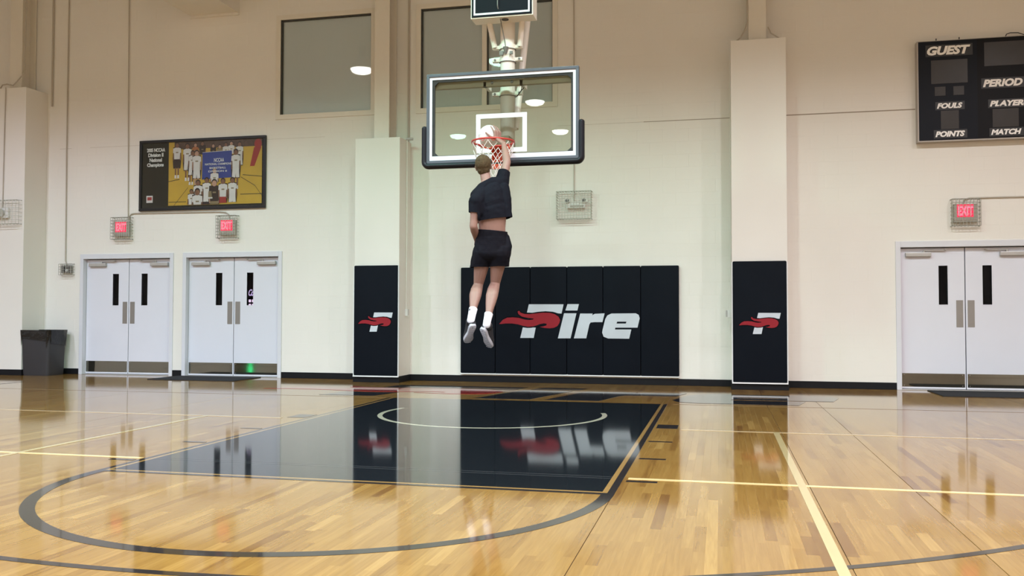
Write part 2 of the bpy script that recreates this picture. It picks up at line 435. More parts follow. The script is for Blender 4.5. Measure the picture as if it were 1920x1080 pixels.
def shows(pl_):
    px, py, k, t = pl_
    d = Vector((px + PW / 2, py + LENS[k] / 2, 0)) - CAM
    zc = d.dot(fw)
    if zc < .6: return 0
    u_, v_ = 960 + F * d.dot(rr) / zc, 540 - F * d.dot(uu) / zc
    if not (0 < u_ < 1920 and 0 < v_ < 1080): return 0
    # under the paint of the lane, circle or board lines they do not show
    if abs(px) < 1.85 and -5.8 < py + LENS[k] / 2 < 0: return 0
    return PW * LENS[k] * CAM.z / zc ** 3
order = sorted(range(len(planks)), key=lambda i: -shows(planks[i]))
single = set(order[:300])
TONES = [0.10, 0.26, 0.38, 0.48, 0.56, 0.64, 0.75, 0.92]
pm = {}
def plank_mesh(k, t):
    if (k, t) not in pm:
        mb = MB(); mb.add(*plank_geo(PW, LENS[k])); me = mb.mesh('plank', M['wood'])
        a_ = me.attributes.new('tone', 'FLOAT_COLOR', 'FACE')
        for dd in a_.data: dd.color = (TONES[t],) * 3 + (1,)
        pm[(k, t)] = me
    return pm[(k, t)]
rest = MB(); tones = []
for i, (px, py, k, t) in enumerate(planks):
    if i in single:
        o = bpy.data.objects.new('plank', plank_mesh(k, t)); COL.objects.link(o); o.parent = floor; o.location = (px, py, 0)
    else:
        vs_, fs_ = plank_geo(PW, min(LENS[k], max(.02, YW - py)))
        rest.add([(a + px, b + py, z_) for a, b, z_ in vs_], fs_); tones += [min(1, max(0, TONES[t] + rnd.uniform(-.06, .06)))] * len(fs_)
me = rest.mesh('planking', M['wood'])
a_ = me.attributes.new('tone', 'FLOAT_COLOR', 'FACE')
a_.data.foreach_set('color', [q for t in tones for q in (t, t, t, 1.0)])
link('planking', me, floor, kind='stuff')
# boards outside the finely planked area (behind the camera and at the sides)
far = MB(); tones = []
for (ax, bx, ay, by) in ((RX0, -13.0, RY0, YW), (10.0, RX1, RY0, YW), (-13.0, 10.0, RY0, -12.0)):
    xx = ax
    while xx < bx - .01:
        yy = ay
        while yy < by - .01:
            x2, y2 = min(bx, xx + .4), min(by, yy + 2.5)
            far.box(xx, x2 - .0006, yy, y2 - .0006, -.006, 0); tones += [rnd.choice(TONES[2:6])] * 6
            yy = y2
        xx = x2
me = far.mesh('outer_planking', M['wood']); a_ = me.attributes.new('tone', 'FLOAT_COLOR', 'FACE')
a_.data.foreach_set('color', [q for t in tones for q in (t, t, t, 1.0)])
link('outer_planking', me, floor, kind='stuff')

# court markings: thin coats of paint on the boards
ZP = 0.0010
PZ = [0.0010]
def nz():
    PZ[0] += 0.00005; return PZ[0]
def rect_paint(name, m_, x0, x1, y0, y1, z=None):
    z = nz()
    return MB().box(x0, x1, y0, y1, 0.0001, z).obj(name, M[m_], floor)
def arc_paint(name, m_, cx, cy, r0, r1, a0, a1, n=96, z=None):
    z = nz()
    mb = MB(); vs_ = []; fs_ = []
    for i in range(n + 1):
        t = a0 + (a1 - a0) * i / n
        for r in (r0, r1):
            for zz in (0.0001, z): vs_.append((cx + r * math.cos(t), cy + r * math.sin(t), zz))
    for i in range(n):
        o = 4 * i
        fs_ += [(o + 1, o + 3, o + 7, o + 5), (o, o + 1, o + 5, o + 4), (o + 2, o + 6, o + 7, o + 3)]
    mb.add(vs_, fs_); return mb.obj(name, M[m_], floor)
FT = 5.79
rect_paint('lane_paint', 'lane', -1.753, 1.753, -FT + .085, 0.0)
rect_paint('lane_gap_strip', 'line_tan', -1.787, -1.753, -FT + .05, 0.0)
rect_paint('lane_gap_strip', 'line_tan', 1.753, 1.787, -FT + .05, 0.0)
rect_paint('lane_gap_strip', 'line_tan', -1.753, 1.753, -FT + .05, -FT + .085)
rect_paint('lane_line', 'line_dark', -1.834, -1.787, -FT, 0.0)
rect_paint('lane_line', 'line_dark', 1.787, 1.834, -FT, 0.0)
rect_paint('free_throw_line', 'line_dark', -1.787, 1.787, -FT, -FT + .05)
rect_paint('lane_cross_line', 'line_grey', -1.753, 1.753, -5.18, -5.165, z=.0007).data.materials[0] = paint_mat('worn line paint', (0.05, 0.052, 0.054))
rect_paint('lane_cross_line', 'line_grey', -1.753, 1.753, -5.245, -5.23, z=.0007).data.materials[0] = bpy.data.materials['worn line paint']
arc_paint('free_throw_circle', 'line_dark', 0, -FT, 1.753, 1.834, PI, 2 * PI)
arc_paint('three_point_line', 'line_dark', 0, -1.6, 6.275, 6.325, PI + .05, 2 * PI - .05, 160)
arc_paint('restricted_arc', 'line_cream', 0, -1.6, 1.215, 1.27, PI - .31, 2 * PI + .31, 96, z=.0009)
for sx in (-1, 1):
    for k, yy in enumerate((-7.5 * .3048, -(11 + 1 / 12) * .3048, -14.25 * .3048, -(17 + 5 / 12) * .3048)):
        h = .15 if k == 0 else .0254
        rect_paint('lane_block' if k == 0 else 'lane_mark', 'line_dark', sx * 1.860, sx * 2.066, yy - h, yy + h)
for sx in (-1, 1):
    rect_paint('baseline', 'line_grey', sx * 1.90, sx * 8.4, .0, .05)
    rect_paint('bright_cross_line', 'line_bright', sx * 1.865, sx * 9.0, -5.235, -5.185)
    rect_paint('pale_cross_line', 'line_faint', sx * 2.1, sx * 9.0, -2.52, -2.47)
    rect_paint('sideline', 'line_yellow', sx * 2.985 - .026, sx * 2.985 + .026, -8.5, -2.47)
rect_paint('dark_sideline', 'line_dark', -8.66, -8.61, -9, 1.2)
# the word across the floor behind the baseline, the same drawing as on the wall pads
LOGO = dict(
 F_top=[(-0.574, 1.28), (-0.001, 1.279), (-0.034, 1.129), (-0.091, 1.133), (-0.173, 1.158), (-0.297, 1.167), (-0.421, 1.157), (-0.518, 1.142), (-0.605, 1.146)],
 F_bot=[(-0.674, 0.904), (-0.602, 0.894), (-0.532, 0.897), (-0.456, 0.912), (-0.493, 0.733), (-0.717, 0.731)],
 flame=[(-1.071, 0.957), (-1.008, 1.026), (-0.937, 1.061), (-0.839, 1.067), (-0.741, 1.058), (-0.643, 1.031), (-0.574, 1.024), (-0.504, 1.031), (-0.491, 1.047), (-0.588, 1.058), (-0.685, 1.078), (-0.748, 1.119), (-0.762, 1.16), (-0.734, 1.176), (-0.713, 1.144), (-0.644, 1.122), (-0.56, 1.119), (-0.449, 1.133), (-0.339, 1.144), (-0.228, 1.141), (-0.146, 1.12), (-0.084, 1.08), (-0.056, 1.026), (-0.071, 0.972), (-0.105, 0.924), (-0.16, 0.899), (-0.228, 0.89), (-0.311, 0.896), (-0.394, 0.914), (-0.338, 0.919), (-0.283, 0.937), (-0.276, 0.964), (-0.325, 0.971), (-0.394, 0.957), (-0.449, 0.936), (-0.504, 0.919), (-0.588, 0.913), (-0.671, 0.929), (-0.755, 0.953), (-0.853, 0.966), (-0.965, 0.966), (-1.036, 0.957)],
 i_dot=[(0.062, 1.282), (0.249, 1.282), (0.225, 1.179), (0.029, 1.179)],
 i=[(0.007, 1.134), (0.209, 1.134), (0.113, 0.731), (-0.094, 0.729)],
 r=[(0.27, 1.13), (0.472, 1.13), (0.463, 1.101), (0.506, 1.126), (0.663, 1.134), (0.629, 0.993), (0.506, 0.993), (0.438, 0.987), (0.418, 0.953), (0.368, 0.733), (0.168, 0.731)],
 e=[(0.773, 1.131), (1.158, 1.135), (1.204, 1.111), (1.221, 1.056), (1.186, 0.908), (0.833, 0.906), (0.829, 0.877), (1.088, 0.878), (1.054, 0.731), (0.719, 0.733), (0.646, 0.761), (0.623, 0.828), (0.633, 0.881), (0.673, 1.041), (0.707, 1.101)],
 hole=[(0.864, 1.002), (1.012, 1.002), (1.001, 0.972), (0.853, 0.971)])
def logo_part(key, fn, depth):
    sp = [[fn(*p) for p in LOGO[key]]]
    if key == 'e': sp.append([fn(*p) for p in LOGO['hole']])
    return curve_flat(sp, depth)
fl = lambda x_, z_: (3.58 * (x_ + .094) - .70, 3.45 * (z_ - .73) + .19)
for nm, keys, m_ in (('floor_letter_f', ('F_top', 'F_bot'), 'letter_black'), ('floor_flame', ('flame',), 'letter_red'), ('floor_letter_i', ('i', 'i_dot'), 'letter_black'),
                     ('floor_letter_r', ('r',), 'letter_black'), ('floor_letter_e', ('e',), 'letter_black')):
    mb = MB()
    for k in keys: on_floor(mb, logo_part(k, fl, nz()), 0.0001)
    mb.obj(nm, M[m_], floor)

# ------------------------------------------------------------------ pilasters and steel columns (built on the back wall)
PIL = [(-10.62, -9.83, 5.25), (-3.40, -2.62, 4.02), (2.65, 3.45, 5.25)]
for n_, (a, b, top) in enumerate(PIL):
    pl_t = structure('trim_%d' % (n_ + 3), ((a + b) / 2, 2.775, 0))
    MB().box(a, b, 2.50, YW + .002, 0, top, .006).obj('pilaster', M['wall'], pl_t)
    cx = (a + b) / 2; y0, y1 = 2.68, 3.03
    col = MB()
    col.box(cx - .13, cx + .13, y0, y0 + .022, top, RZ)
    col.box(cx - .13, cx + .13, y1 - .022, y1, top, RZ)
    col.box(cx - .007, cx + .007, y0 + .02, y1 - .02, top, RZ)
    col.obj('steel_column', M['steel_paint'], pl_t)
# control joints
for a, b, h, m_ in ((-9.55, -9.3, .006, 'joint_pale'), (-8.9, -7.83, .005, 'joint_pale'), (-5.3, -4.2, .004, 'joint_pale'), (-.1, 1.3, .005, 'joint_pale'), (1.3, 2.65, .010, 'joint'), (3.45, 5.34, .016, 'joint')):
    MB().box(a, b, YW - .003, YW + .001, 4.196 - h / 2, 4.196 + h / 2).obj('control_joint', M[m_], wall_back)
for cx in (-9.39, -8.09):
    pass

# soffit box high on the wall, above the left doors
tr = structure('trim_1', (-6.35, 2.5, 6.5))
bx_ = MB(); bx_.box(-6.82, -5.89, 1.75, YW, 6.50, 7.3); bx_.obj('soffit_box', M['wall'], tr)
lp = MB(); lp.box(-6.84, -5.87, YW - .03, YW, 6.455, 6.50); lp.box(-5.89, -5.865, 1.75, YW, 6.49, 7.3); lp.obj('soffit_lip', M['wall'], tr)

# baseboard
bb = structure('baseboard_back', (0, YW, 0))
BB_T = .012
def base_run(x0, x1, y=YW, h=.105): MB().box(x0, x1, y - BB_T, y, 0, h, .003).obj('base_strip', M['base'], bb)
for x0, x1 in ((-16.9, -10.62), (-9.83, -9.06), (-7.12, -6.93), (-4.985, -3.40), (-2.62, 2.65), (3.45, 5.04), (6.985, 12.9)): base_run(x0, x1)
for a, b, top in PIL:
    base_run(a - BB_T, b + BB_T, 2.50)
    for xx in (a, b):
        sgn = -1 if xx == a else 1
        MB().box(xx, xx + sgn * BB_T, 2.50, YW, 0, .105).obj('base_strip', M['base'], bb)

# ------------------------------------------------------------------ windows
for n, (x0, x1, z0, z1) in enumerate(WINS, 1):
    wn = structure('window_%d' % n, ((x0 + x1) / 2, YW, z0))
    fr = MB(); t = .085; y0, y1 = YW - .018, YW + .10
    fr.box(x0 - t, x1 + t, y0, y1, z0 - t, z0); fr.box(x0 - t, x1 + t, y0, y1, z1, z1 + t)
    fr.box(x0 - t, x0, y0, y1, z0, z1); fr.box(x1, x1 + t, y0, y1, z0, z1)
    fr.obj('window_frame', M['steel_paint'], wn)
    gk = MB()
    gk.box(x0, x0 + .02, y0 + .03, y0 + .07, z0, z1); gk.box(x1 - .012, x1, y0 + .03, y0 + .07, z0, z1)
    gk.box(x0, x1, y0 + .03, y0 + .07, z1 - .02, z1)
    gk.obj('pane_edge_shadow', M['gap'], wn)  # dark strips painting the frame's shadow along the pane edges
    parts = [(x0 + .02, x1 - .012)]
    if n == 2:
        MB().box(-1.375, -1.295, y0 + .005, y1, z0, z1).obj('mullion', M['steel_paint'], wn)
        MB().box(-1.295, -1.275, y0 + .03, y0 + .07, z0, z1).obj('pane_edge_shadow', M['gap'], wn)
        parts = [(x0 + .02, -1.375), (-1.275, x1 - .012)]
    for a, b in parts:
        MB().box(a, b, YW + .04, YW + .046, z0, z1 - .02).obj('pane', M['winglass'], wn)
        MB().box(a - .005, b + .005, YW + .062, YW + .072, z0 - .01, z1 + .01).obj('shade', M['shade'], wn)

# ------------------------------------------------------------------ double doors
def double_door(n, x0, x1, left_glass, right_glass, lit=False):
    d = structure('door_%d' % n, ((x0 + x1) / 2, YW, 0)); cx = (x0 + x1) / 2; T = .07
    fr = MB(); y0, y1 = YW - .02, YW + .16
    fr.box(x0, x0 + T, y0, y1, 0, 2.215, .004); fr.box(x1 - T, x1, y0, y1, 0, 2.215, .004); fr.box(x0 + T, x1 - T, y0, y1, 2.125, 2.215, .004)
    fr.obj('door_frame', M['frame'], d)
    st = MB(); yl = YW + .075
    st.box(x0 + T, x0 + T + .015, yl + .05, y1, 0, 2.125); st.box(x1 - T - .015, x1 - T, yl + .05, y1, 0, 2.125); st.box(x0 + T, x1 - T, yl + .05, y1, 2.10, 2.125)
    st.obj('door_stop', M['gap'], d)
    MB().box(x0 + T, x1 - T, YW - .02, y1, 0, .012, .004).obj('threshold', M['closer'], d)
    for side in (-1, 1):
        a, b = (x0 + T + .006, cx - .007) if side < 0 else (cx + .007, x1 - T - .006)
        gc = cx + (left_glass if side < 0 else right_glass); g0, g1, gz0, gz1 = gc - .0625, gc + .0625, 1.27, 1.85
        lf = MB()
        for q in split_cells(a, b, .018, 2.112, [(g0, g1, gz0, gz1)]): lf.box(q[0], q[1], yl, yl + .045, q[2], q[3])
        leaf = lf.obj('door_leaf', M['door'], d)
        gf = MB()
        gf.box(g0 - .012, g0, yl - .004, yl + .045, gz0 - .012, gz1 + .012); gf.box(g1, g1 + .012, yl - .004, yl + .045, gz0 - .012, gz1 + .012)
        gf.box(g0, g1, yl - .004, yl + .045, gz0 - .012, gz0); gf.box(g0, g1, yl - .004, yl + .045, gz1, gz1 + .012)
        gf.obj('glass_bead', M['door'], leaf)
        MB().box(g0, g1, yl + .018, yl + .024, gz0, gz1).obj('vision_glass', M['doorglass'], leaf)
        px = cx + side * .078
        pp = MB().box(px - .047, px + .047, yl - .004, yl, .935, 1.335, .001)
        pp.obj('pull_plate', M['pull'], leaf)
        k0, k1 = (a + .012, b - .012)
        MB().box(k0, k1, yl - .0025, yl, .045, .245).obj('kick_plate', M['kick'], leaf)
        sc_ = MB()
        for kx in (k0 + .03, k1 - .03):
            for kz in (.065, .225): sc_.cyl((kx, yl - .0035, kz), (kx, yl - .002, kz), .006, n=8)
        sc_.obj('kick_plate_screws', M['pull'], leaf, kind='stuff')
        hx = (a + .07) if side < 0 else (b - .07); hx2 = hx + (-side) * .36
        MB().box(min(hx, hx2), max(hx, hx2), yl - .058, yl, 1.985, 2.05, .012).obj('closer_body', M['closer'], leaf)
        arm = MB(); px_ = hx2 + side * .1
        arm.cyl((px_, yl - .03, 2.05), (px_, yl - .03, 2.075), .016, n=10)
        arm.box(min(px_, px_ - side * .3), max(px_, px_ - side * .3), yl - .042, yl - .022, 2.073, 2.083)
        arm.box(px_ - side * .29 - .012, px_ - side * .29 + .012, yl - .09, yl - .02, 2.083, 2.093)
        arm.obj('closer_arm', M['closer'], leaf)
    return d
double_door(1, *DOORS[0], -.275, .325)
double_door(2, *DOORS[1], -.295, .315)
double_door(3, *DOORS[2], -.30, .30)
# dark lobby behind the doors
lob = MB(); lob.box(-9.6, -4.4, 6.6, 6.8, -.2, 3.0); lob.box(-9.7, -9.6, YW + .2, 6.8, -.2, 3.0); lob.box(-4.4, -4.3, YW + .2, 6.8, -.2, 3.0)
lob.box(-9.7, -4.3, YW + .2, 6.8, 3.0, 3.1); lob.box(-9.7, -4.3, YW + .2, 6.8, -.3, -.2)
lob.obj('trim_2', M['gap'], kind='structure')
# drinks machine glimpsed through the second doors
vm = thing('vending_machine', 'dark drinks machine with glowing script seen through the slim door window', 'vending machine', (-6.45, 4.7, -.2))
mb = MB(); mb.box(-6.9, -5.9, 4.62, 5.4, -.2, 1.9, .02); mb.obj('cabinet', M['vend'], vm)
mb = MB(); on_wall(mb, text_flat('Co', -6.515, -6.40, 1.47, 1.60, .006, .35, .02, .8), 4.62); mb.obj('script_lettering', M['vend_txt'], vm)
for k, bxx in enumerate((-6.505, -6.435)):
    mb = MB(); mb.box(bxx, bxx + .046, 4.605, 4.62, 1.345, 1.40, .012); mb.obj('button', M['vend_btn'], vm)
    mb = MB(); mb.box(bxx, bxx + .046, 4.605, 4.62, 1.275, 1.315, .012); mb.obj('button', M['vend_btn'], vm)

# ------------------------------------------------------------------ wall padding with the word
def pad_panel(name, x0, x1, z0, z1, y, th, parent):
    mb = MB(); n = 10; rows = []
    # cushion: flat front with rounded edges and a slight crown
    mb.box(x0, x1, y - th, y, z0, z1, min(.02, th * .45))
    return mb.obj(name, M['pad'], parent, smooth=50)
wp = thing('wall_padding', 'long black six-panel wall padding with big lettering, behind the jumper', 'wall padding', (.07, YW, .13))
PY = YW - .012; PT = .055
seams = [-1.72, -1.125, -.54, .065, .65, 1.25, 1.85]
for a, b in zip(seams[:-1], seams[1:]): pad_panel('pad_panel', a + .002, b - .002, .145, 1.89, PY, PT, wp)
MB().box(-1.70, 1.83, PY, YW, .16, 1.87).obj('backing_board', M['black'], wp)
MB().box(-1.72, 1.85, YW - .06, YW - .001, .128, .144).obj('white_bottom_edge', M['pad_edge'], wp)
def wall_logo(parent, fn, y, keys_, grow):
    white = {'letter_f': ('F_top', 'F_bot'), 'letter_i': ('i', 'i_dot'), 'letter_r': ('r',), 'letter_e': ('e',)}
    for nm, ks in white.items():
        if nm not in keys_: continue
        mb = MB()
        for k in ks: on_wall(mb, logo_part(k, fn, .0015), y)
        mb.obj(nm, M['logo_white'], parent)
    # dark outline round the flame, then the flame
    pts = LOGO['flame']; n = len(pts); out = []
    area = sum(pts[i][0] * pts[(i + 1) % n][1] - pts[(i + 1) % n][0] * pts[i][1] for i in range(n)); sg = 1 if area > 0 else -1
    for i in range(n):
        a, b = Vector(pts[i - 1]), Vector(pts[(i + 1) % n]); d = (b - a).normalized()
        out.append(fn(pts[i][0] + sg * d.y * grow, pts[i][1] - sg * d.x * grow))
    mb = MB(); on_wall(mb, curve_flat([out], .0022), y); mb.obj('flame_outline', M['logo_edge'], parent)
    mb = MB(); on_wall(mb, logo_part('flame', fn, .0032), y); mb.obj('flame', M['logo_red'], parent)
wall_logo(wp, lambda x_, z_: (x_ + .015, z_), PY - PT, ('letter_f', 'letter_i', 'letter_r', 'letter_e'), .018)
for nm, x0, x1, lab, zoff in (('pilaster_pad', -3.385, -2.625, 'black pad with small red flame letter on the left pilaster', 0),
                        ('pilaster_pad', 2.66, 3.435, 'black pad with small red flame letter on the right pilaster', 0)):
    t = thing(nm, lab, 'wall padding', ((x0 + x1) / 2, 2.5, .1), )
    mb = MB(); mb.box(x0, x1, 2.445, 2.5, .112, 1.912, .02); mb.obj('pad_panel', M['pad'], t, smooth=50)
    ed = MB(); ed.box(x0 - .012, x1 + .012, 2.447, 2.499, .092, .112); ed.box(x0 - .014, x0, 2.462, 2.499, .092, 1.90); ed.box(x1, x1 + .014, 2.462, 2.499, .092, 1.90)
    ed.obj('white_edging', M['pad_edge'], t)
    cx = (x0 + x1) / 2; sc_ = .592 / 1.07
    # the letter spans .59 m on these pads
    wall_logo(t, lambda x_, z_, cx=cx, s_=.56: (cx + (x_ + .536) * s_ + .0, .985 + (z_ - 1.005) * s_ * 1.02), 2.445, ('letter_f',), .02)

# ------------------------------------------------------------------ scoreboard
sb = thing('scoreboard', 'large dark scoreboard with GUEST and PERIOD captions high on the right wall', 'scoreboard', (6.8, 2.97, 3.68))
SY = 2.90
mb = MB(); mb.box(5.345, 8.3, SY + .004, YW - .005, 3.672, 5.172); mb.obj('case', M['sb_case'], sb)
mb = MB(); mb.box(5.362, 6.16, SY, SY + .004, 3.69, 5.162); mb.obj('guest_panel', M['sb_panel'], sb)
mb = MB(); mb.box(6.16, 8.29, SY, SY + .004, 3.69, 5.162); mb.obj('centre_panel', M['sb_panel2'], sb)
for nm, a, b, c_, d in (('digit_window', 5.535, 6.03, 4.526, 4.876), ('digit_window', 5.582, 5.728, 4.347, 4.48), ('digit_window', 5.835, 5.98, 4.347, 4.478),
                        ('digit_window', 5.66, 5.905, 3.848, 4.123), ('digit_window', 6.256, 7.3, 4.748, 5.099), ('digit_window', 6.357, 6.702, 3.846, 4.115)):
    mb = MB(); mb.box(a, b, SY - .004, SY, c_, d, .001); mb.obj(nm, M['sb_digit'], sb)
for txt, a, b, c_, d in (('GUEST', 5.482, 6.072, 4.952, 5.085), ('FOULS', 5.608, 5.955, 4.155, 4.236), ('POINTS', 5.583, 5.985, 3.735, 3.82),
                         ('PERIOD', 6.233, 6.760, 4.44, 4.552), ('PLAYER-', 6.32, 6.815, 4.152, 4.236), ('MATCH', 6.333, 6.735, 3.735, 3.816)):
    mb = MB(); mb.box(a - .02, b + .03, SY - .002, SY, c_ - .02, d + .02); cap = mb.obj('caption_strip', M['sb_caption'], sb)
    mb = MB(); on_wall(mb, text_flat(txt, a, b, c_, d,   .002, .25, .05), SY - .002); mb.obj('caption_lettering', M['letter'], cap)
mb = MB()
for hx in (5.62, 5.935): mb.cyl((hx, SY + .05, 5.17), (hx, SY + .05, 5.215), .008, n=8)
mb.tube([(6.55, SY + .04, 5.17), (6.57, SY + .04, 5.215), (6.62, SY + .04, 5.23), (6.72, SY + .04, 5.225), (6.85, SY + .04, 5.17)], .007, n=6)
mb.obj('hanging_lugs', M['black'], sb, kind='stuff')

# ------------------------------------------------------------------ framed team photograph
fp = thing('framed_photo', 'wide black framed team photograph hung above the left doors', 'picture', (-6.57, YW, 2.98))
X0, X1, Z0, Z1 = -7.83, -5.305, 2.98, 4.268; FY = YW - .045
fr = MB(); t = .05
fr.box(X0, X1, FY, YW - .002, Z0, Z0 + t, .006); fr.box(X0, X1, FY, YW - .002, Z1 - t, Z1, .006); fr.box(X0, X0 + t, FY, YW - .002, Z0 + t, Z1 - t, .006); fr.box(X1 - t, X1, FY, YW - .002, Z0 + t, Z1 - t, .006)
fr.obj('picture_frame', M['wood_frame'], fp)
MB().box(X0 + t, X1 - t, FY + .022, YW - .004, Z0 + t, Z1 - t).obj('print_border', M['photo_border'], fp)
PYY = FY + .022
def ph(cx_, cy_):      # picture coordinates (0..1165 across, 0..655 down) to the wall
    return X0 + cx_ / 1165 * (X1 - X0), Z1 - cy_ / 655 * (Z1 - Z0)
pr = MB(); layer = [0]
MATS = ['p_floor', 'p_crowd', 'p_white', 'p_blue', 'p_dark', 'p_skin', 'p_skin2', 'p_red', 'p_khaki', 'p_orange', 'p_text']
def pp(mname, pts):
    pr.k = MATS.index(mname); layer[0] += 1
    vf = curve_flat([[ph(a - 103, b - 112) for a, b in pts]], .0001); on_wall(pr, vf, PYY - .00005 * layer[0])
def disc(mname, a, b, r, ry=None): pp(mname, [(a + r * math.cos(q * PI / 5), b + (ry or r) * math.sin(q * PI / 5)) for q in range(10)])
def rc(mname, a, b, c_, d): pp(mname, [(a, b), (c_, b), (c_, d), (a, d)])
rc('p_floor', 377, 128, 1232, 722)
rc('p_crowd', 430, 128, 1232, 205)
for q in ((430, 722, 560, 560), (380, 690, 545, 690), (1040, 636, 1232, 636), (1045, 480, 1170, 560), (1170, 560, 1232, 650), (375, 500, 480, 482), (1060, 460, 1232, 480)):
    a, b, c_, d = q; pp('p_dark', [(a, b - 3), (c_, d - 3), (c_, d + 3), (a, b + 3)])
disc('p_red', 1195, 185, 34, 45); pp('p_red', [(1160, 215), (1225, 215), (1165, 385), (1125, 385)]); disc('p_skin', 1205, 128, 15)
def figure(hx, hy, r, skin='p_skin', legs=True, shirt='p_white', short='p_white', lean=0, cut=99):
    k = lambda pts: [(hx + a * r + lean * b, hy + min(b, cut) * r) for a, b in pts]
    pp('p_dark', k([(-1.75, 1.0), (0, .8), (1.75, 1.0), (1.95, 6), (1.6, 10.3), (-1.6, 10.3), (-1.95, 6)]))
    if legs and cut > 11:
        for q in (-.95, .25): pp(skin, k([(q, 9.8), (q + .75, 9.8), (q + .6, 14), (q + .1, 14)]))
        for q in (-.95, .25): pp('p_white', k([(q, 13.2), (q + .75, 13.2), (q + .8, 14.6), (q - .1, 14.6)]))
    pp(short, k([(-1.25, 6.0), (1.25, 6.0), (1.45, 10), (.12, 10), (0, 8.4), (-.12, 10), (-1.45, 10)]))
    for q in (-1, 1): pp(skin, k([(q * 1.45, 3.2), (q * 1.85, 3.2), (q * 1.7, 6.8), (q * 1.35, 6.8)]))
    pp(shirt, k([(-1.7, 1.5), (-.5, 1.05), (.5, 1.05), (1.7, 1.5), (1.8, 3.4), (1.35, 3.5), (1.25, 6.2), (-1.25, 6.2), (-1.35, 3.5), (-1.8, 3.4)]))
    pp('p_khaki', k([(-.55, 3.0), (.6, 3.0), (.6, 3.5), (-.55, 3.5)]))
    disc('p_dark', hx, hy - .12 * r, r * .98, r * 1.25); disc(skin, hx, hy + .22 * r, r * .82, r * 1.02)
figure(690, 160, 17, 'p_skin', False, 'p_dark', 'p_dark', 0, 6); figure(625, 170, 16, 'p_skin2', False, 'p_orange', 'p_dark', 0, 6)
figure(790, 185, 15, 'p_skin2', False, 'p_dark', 'p_dark', 0, 6); figure(850, 195, 15, 'p_skin2', False, 'p_khaki', 'p_dark', 0, 4); figure(905, 178, 16, 'p_skin', False, 'p_white', 'p_white', 0, 6); figure(955, 170, 16, 'p_skin2', False, 'p_white', 'p_white', 0, 6)
figure(1030, 180, 19, 'p_skin', False); figure(455, 165, 21, 'p_skin', True, 'p_white', 'p_dark'); figure(552, 178, 22, 'p_skin', True); figure(602, 245, 20, 'p_skin', True, lean=-1)
pp('p_blue', [(692, 242), (960, 232), (972, 480), (690, 492)]); pp('p_white', [(692, 242), (960, 232), (960, 236), (692, 246)])
figure(640, 247, 23, 'p_skin2', True); figure(998, 252, 23, 'p_skin', True)
figure(805, 412, 21, 'p_skin2', False, 'p_white', 'p_red', 0, 5)
figure(735, 500, 22, 'p_skin', False, 'p_white', 'p_white', 0, 9); figure(655, 520, 23, 'p_skin', False, 'p_white', 'p_white', 0, 8)
figure(805, 525, 27, 'p_skin2', False, 'p_dark', 'p_khaki', 0, 7.2)
figure(884, 512, 23, 'p_skin', False, 'p_white', 'p_red', 0, 8.6); figure(970, 507, 22, 'p_skin', False, 'p_white', 'p_white', 0, 9.0)
figure(595, 600, 19, 'p_skin', False, 'p_white', 'p_white', 0, 6.2); figure(650, 603, 27, 'p_skin', False, 'p_white', 'p_white', 0, 4.3)
pp('p_khaki', [(752, 600), (780, 600), (785, 660), (750, 660)]); rc('p_white', 748, 655, 790, 668); rc('p_dark', 700, 695, 760, 720)
def ptext(txt, a, b, c_, d, m_='p_text', bold=.02):
    pr.k = MATS.index(m_); layer[0] += 1; (x0, z1), (x1, z0) = ph(a - 103, b - 112), ph(c_ - 103, d - 112)
    on_wall(pr, text_flat(txt, x0, x1, z0, z1, .0001, 0, bold), PYY - .00005 * layer[0])
ptext('NCCAA', 800, 300, 892, 336); ptext('NATIONAL CHAMPIONS', 718, 345, 960, 364); ptext('BASKETBALL', 760, 380, 910, 398); ptext('DIVISION II', 750, 412, 918, 428)
pr.obj('team_print', [M[k] for k in MATS], fp, kind='stuff')
lt = MB()
for k, (txt, a, b) in enumerate((('2005 NCCAA', 170, 342), ('Division II', 182, 326), ('National', 195, 313), ('Champions', 172, 330))):
    (x0, z1), (x1, z0) = ph(a - 103, 185 + k * 46 - 112), ph(b - 103, 220 + k * 46 - 112 + (8 if k == 3 else 0))
    on_wall(lt, text_flat(txt, x0, x1, z0, z1, .0004, 0, .042, .95), PYY)
lt.obj('title_lettering', M['p_text'], fp)
em = MB()
(x0, z1), (x1, z0) = ph(170 - 103, 625 - 112), ph(230 - 103, 690 - 112)
em.k = 0; em.box(x0, x1, PYY - .0004, PYY, z0, z1); em.k = 1; em.box(x0 + .02, x1 - .02, PYY - .0007, PYY - .0003, z0 + .045, z1 - .025)
em.obj('emblem', [M['p_white'], M['p_red']], fp)
MB().box(X0 + t, X1 - t, FY + .008, FY + .011, Z0 + t, Z1 - t).obj('picture_glass', M['picglass'], fp)

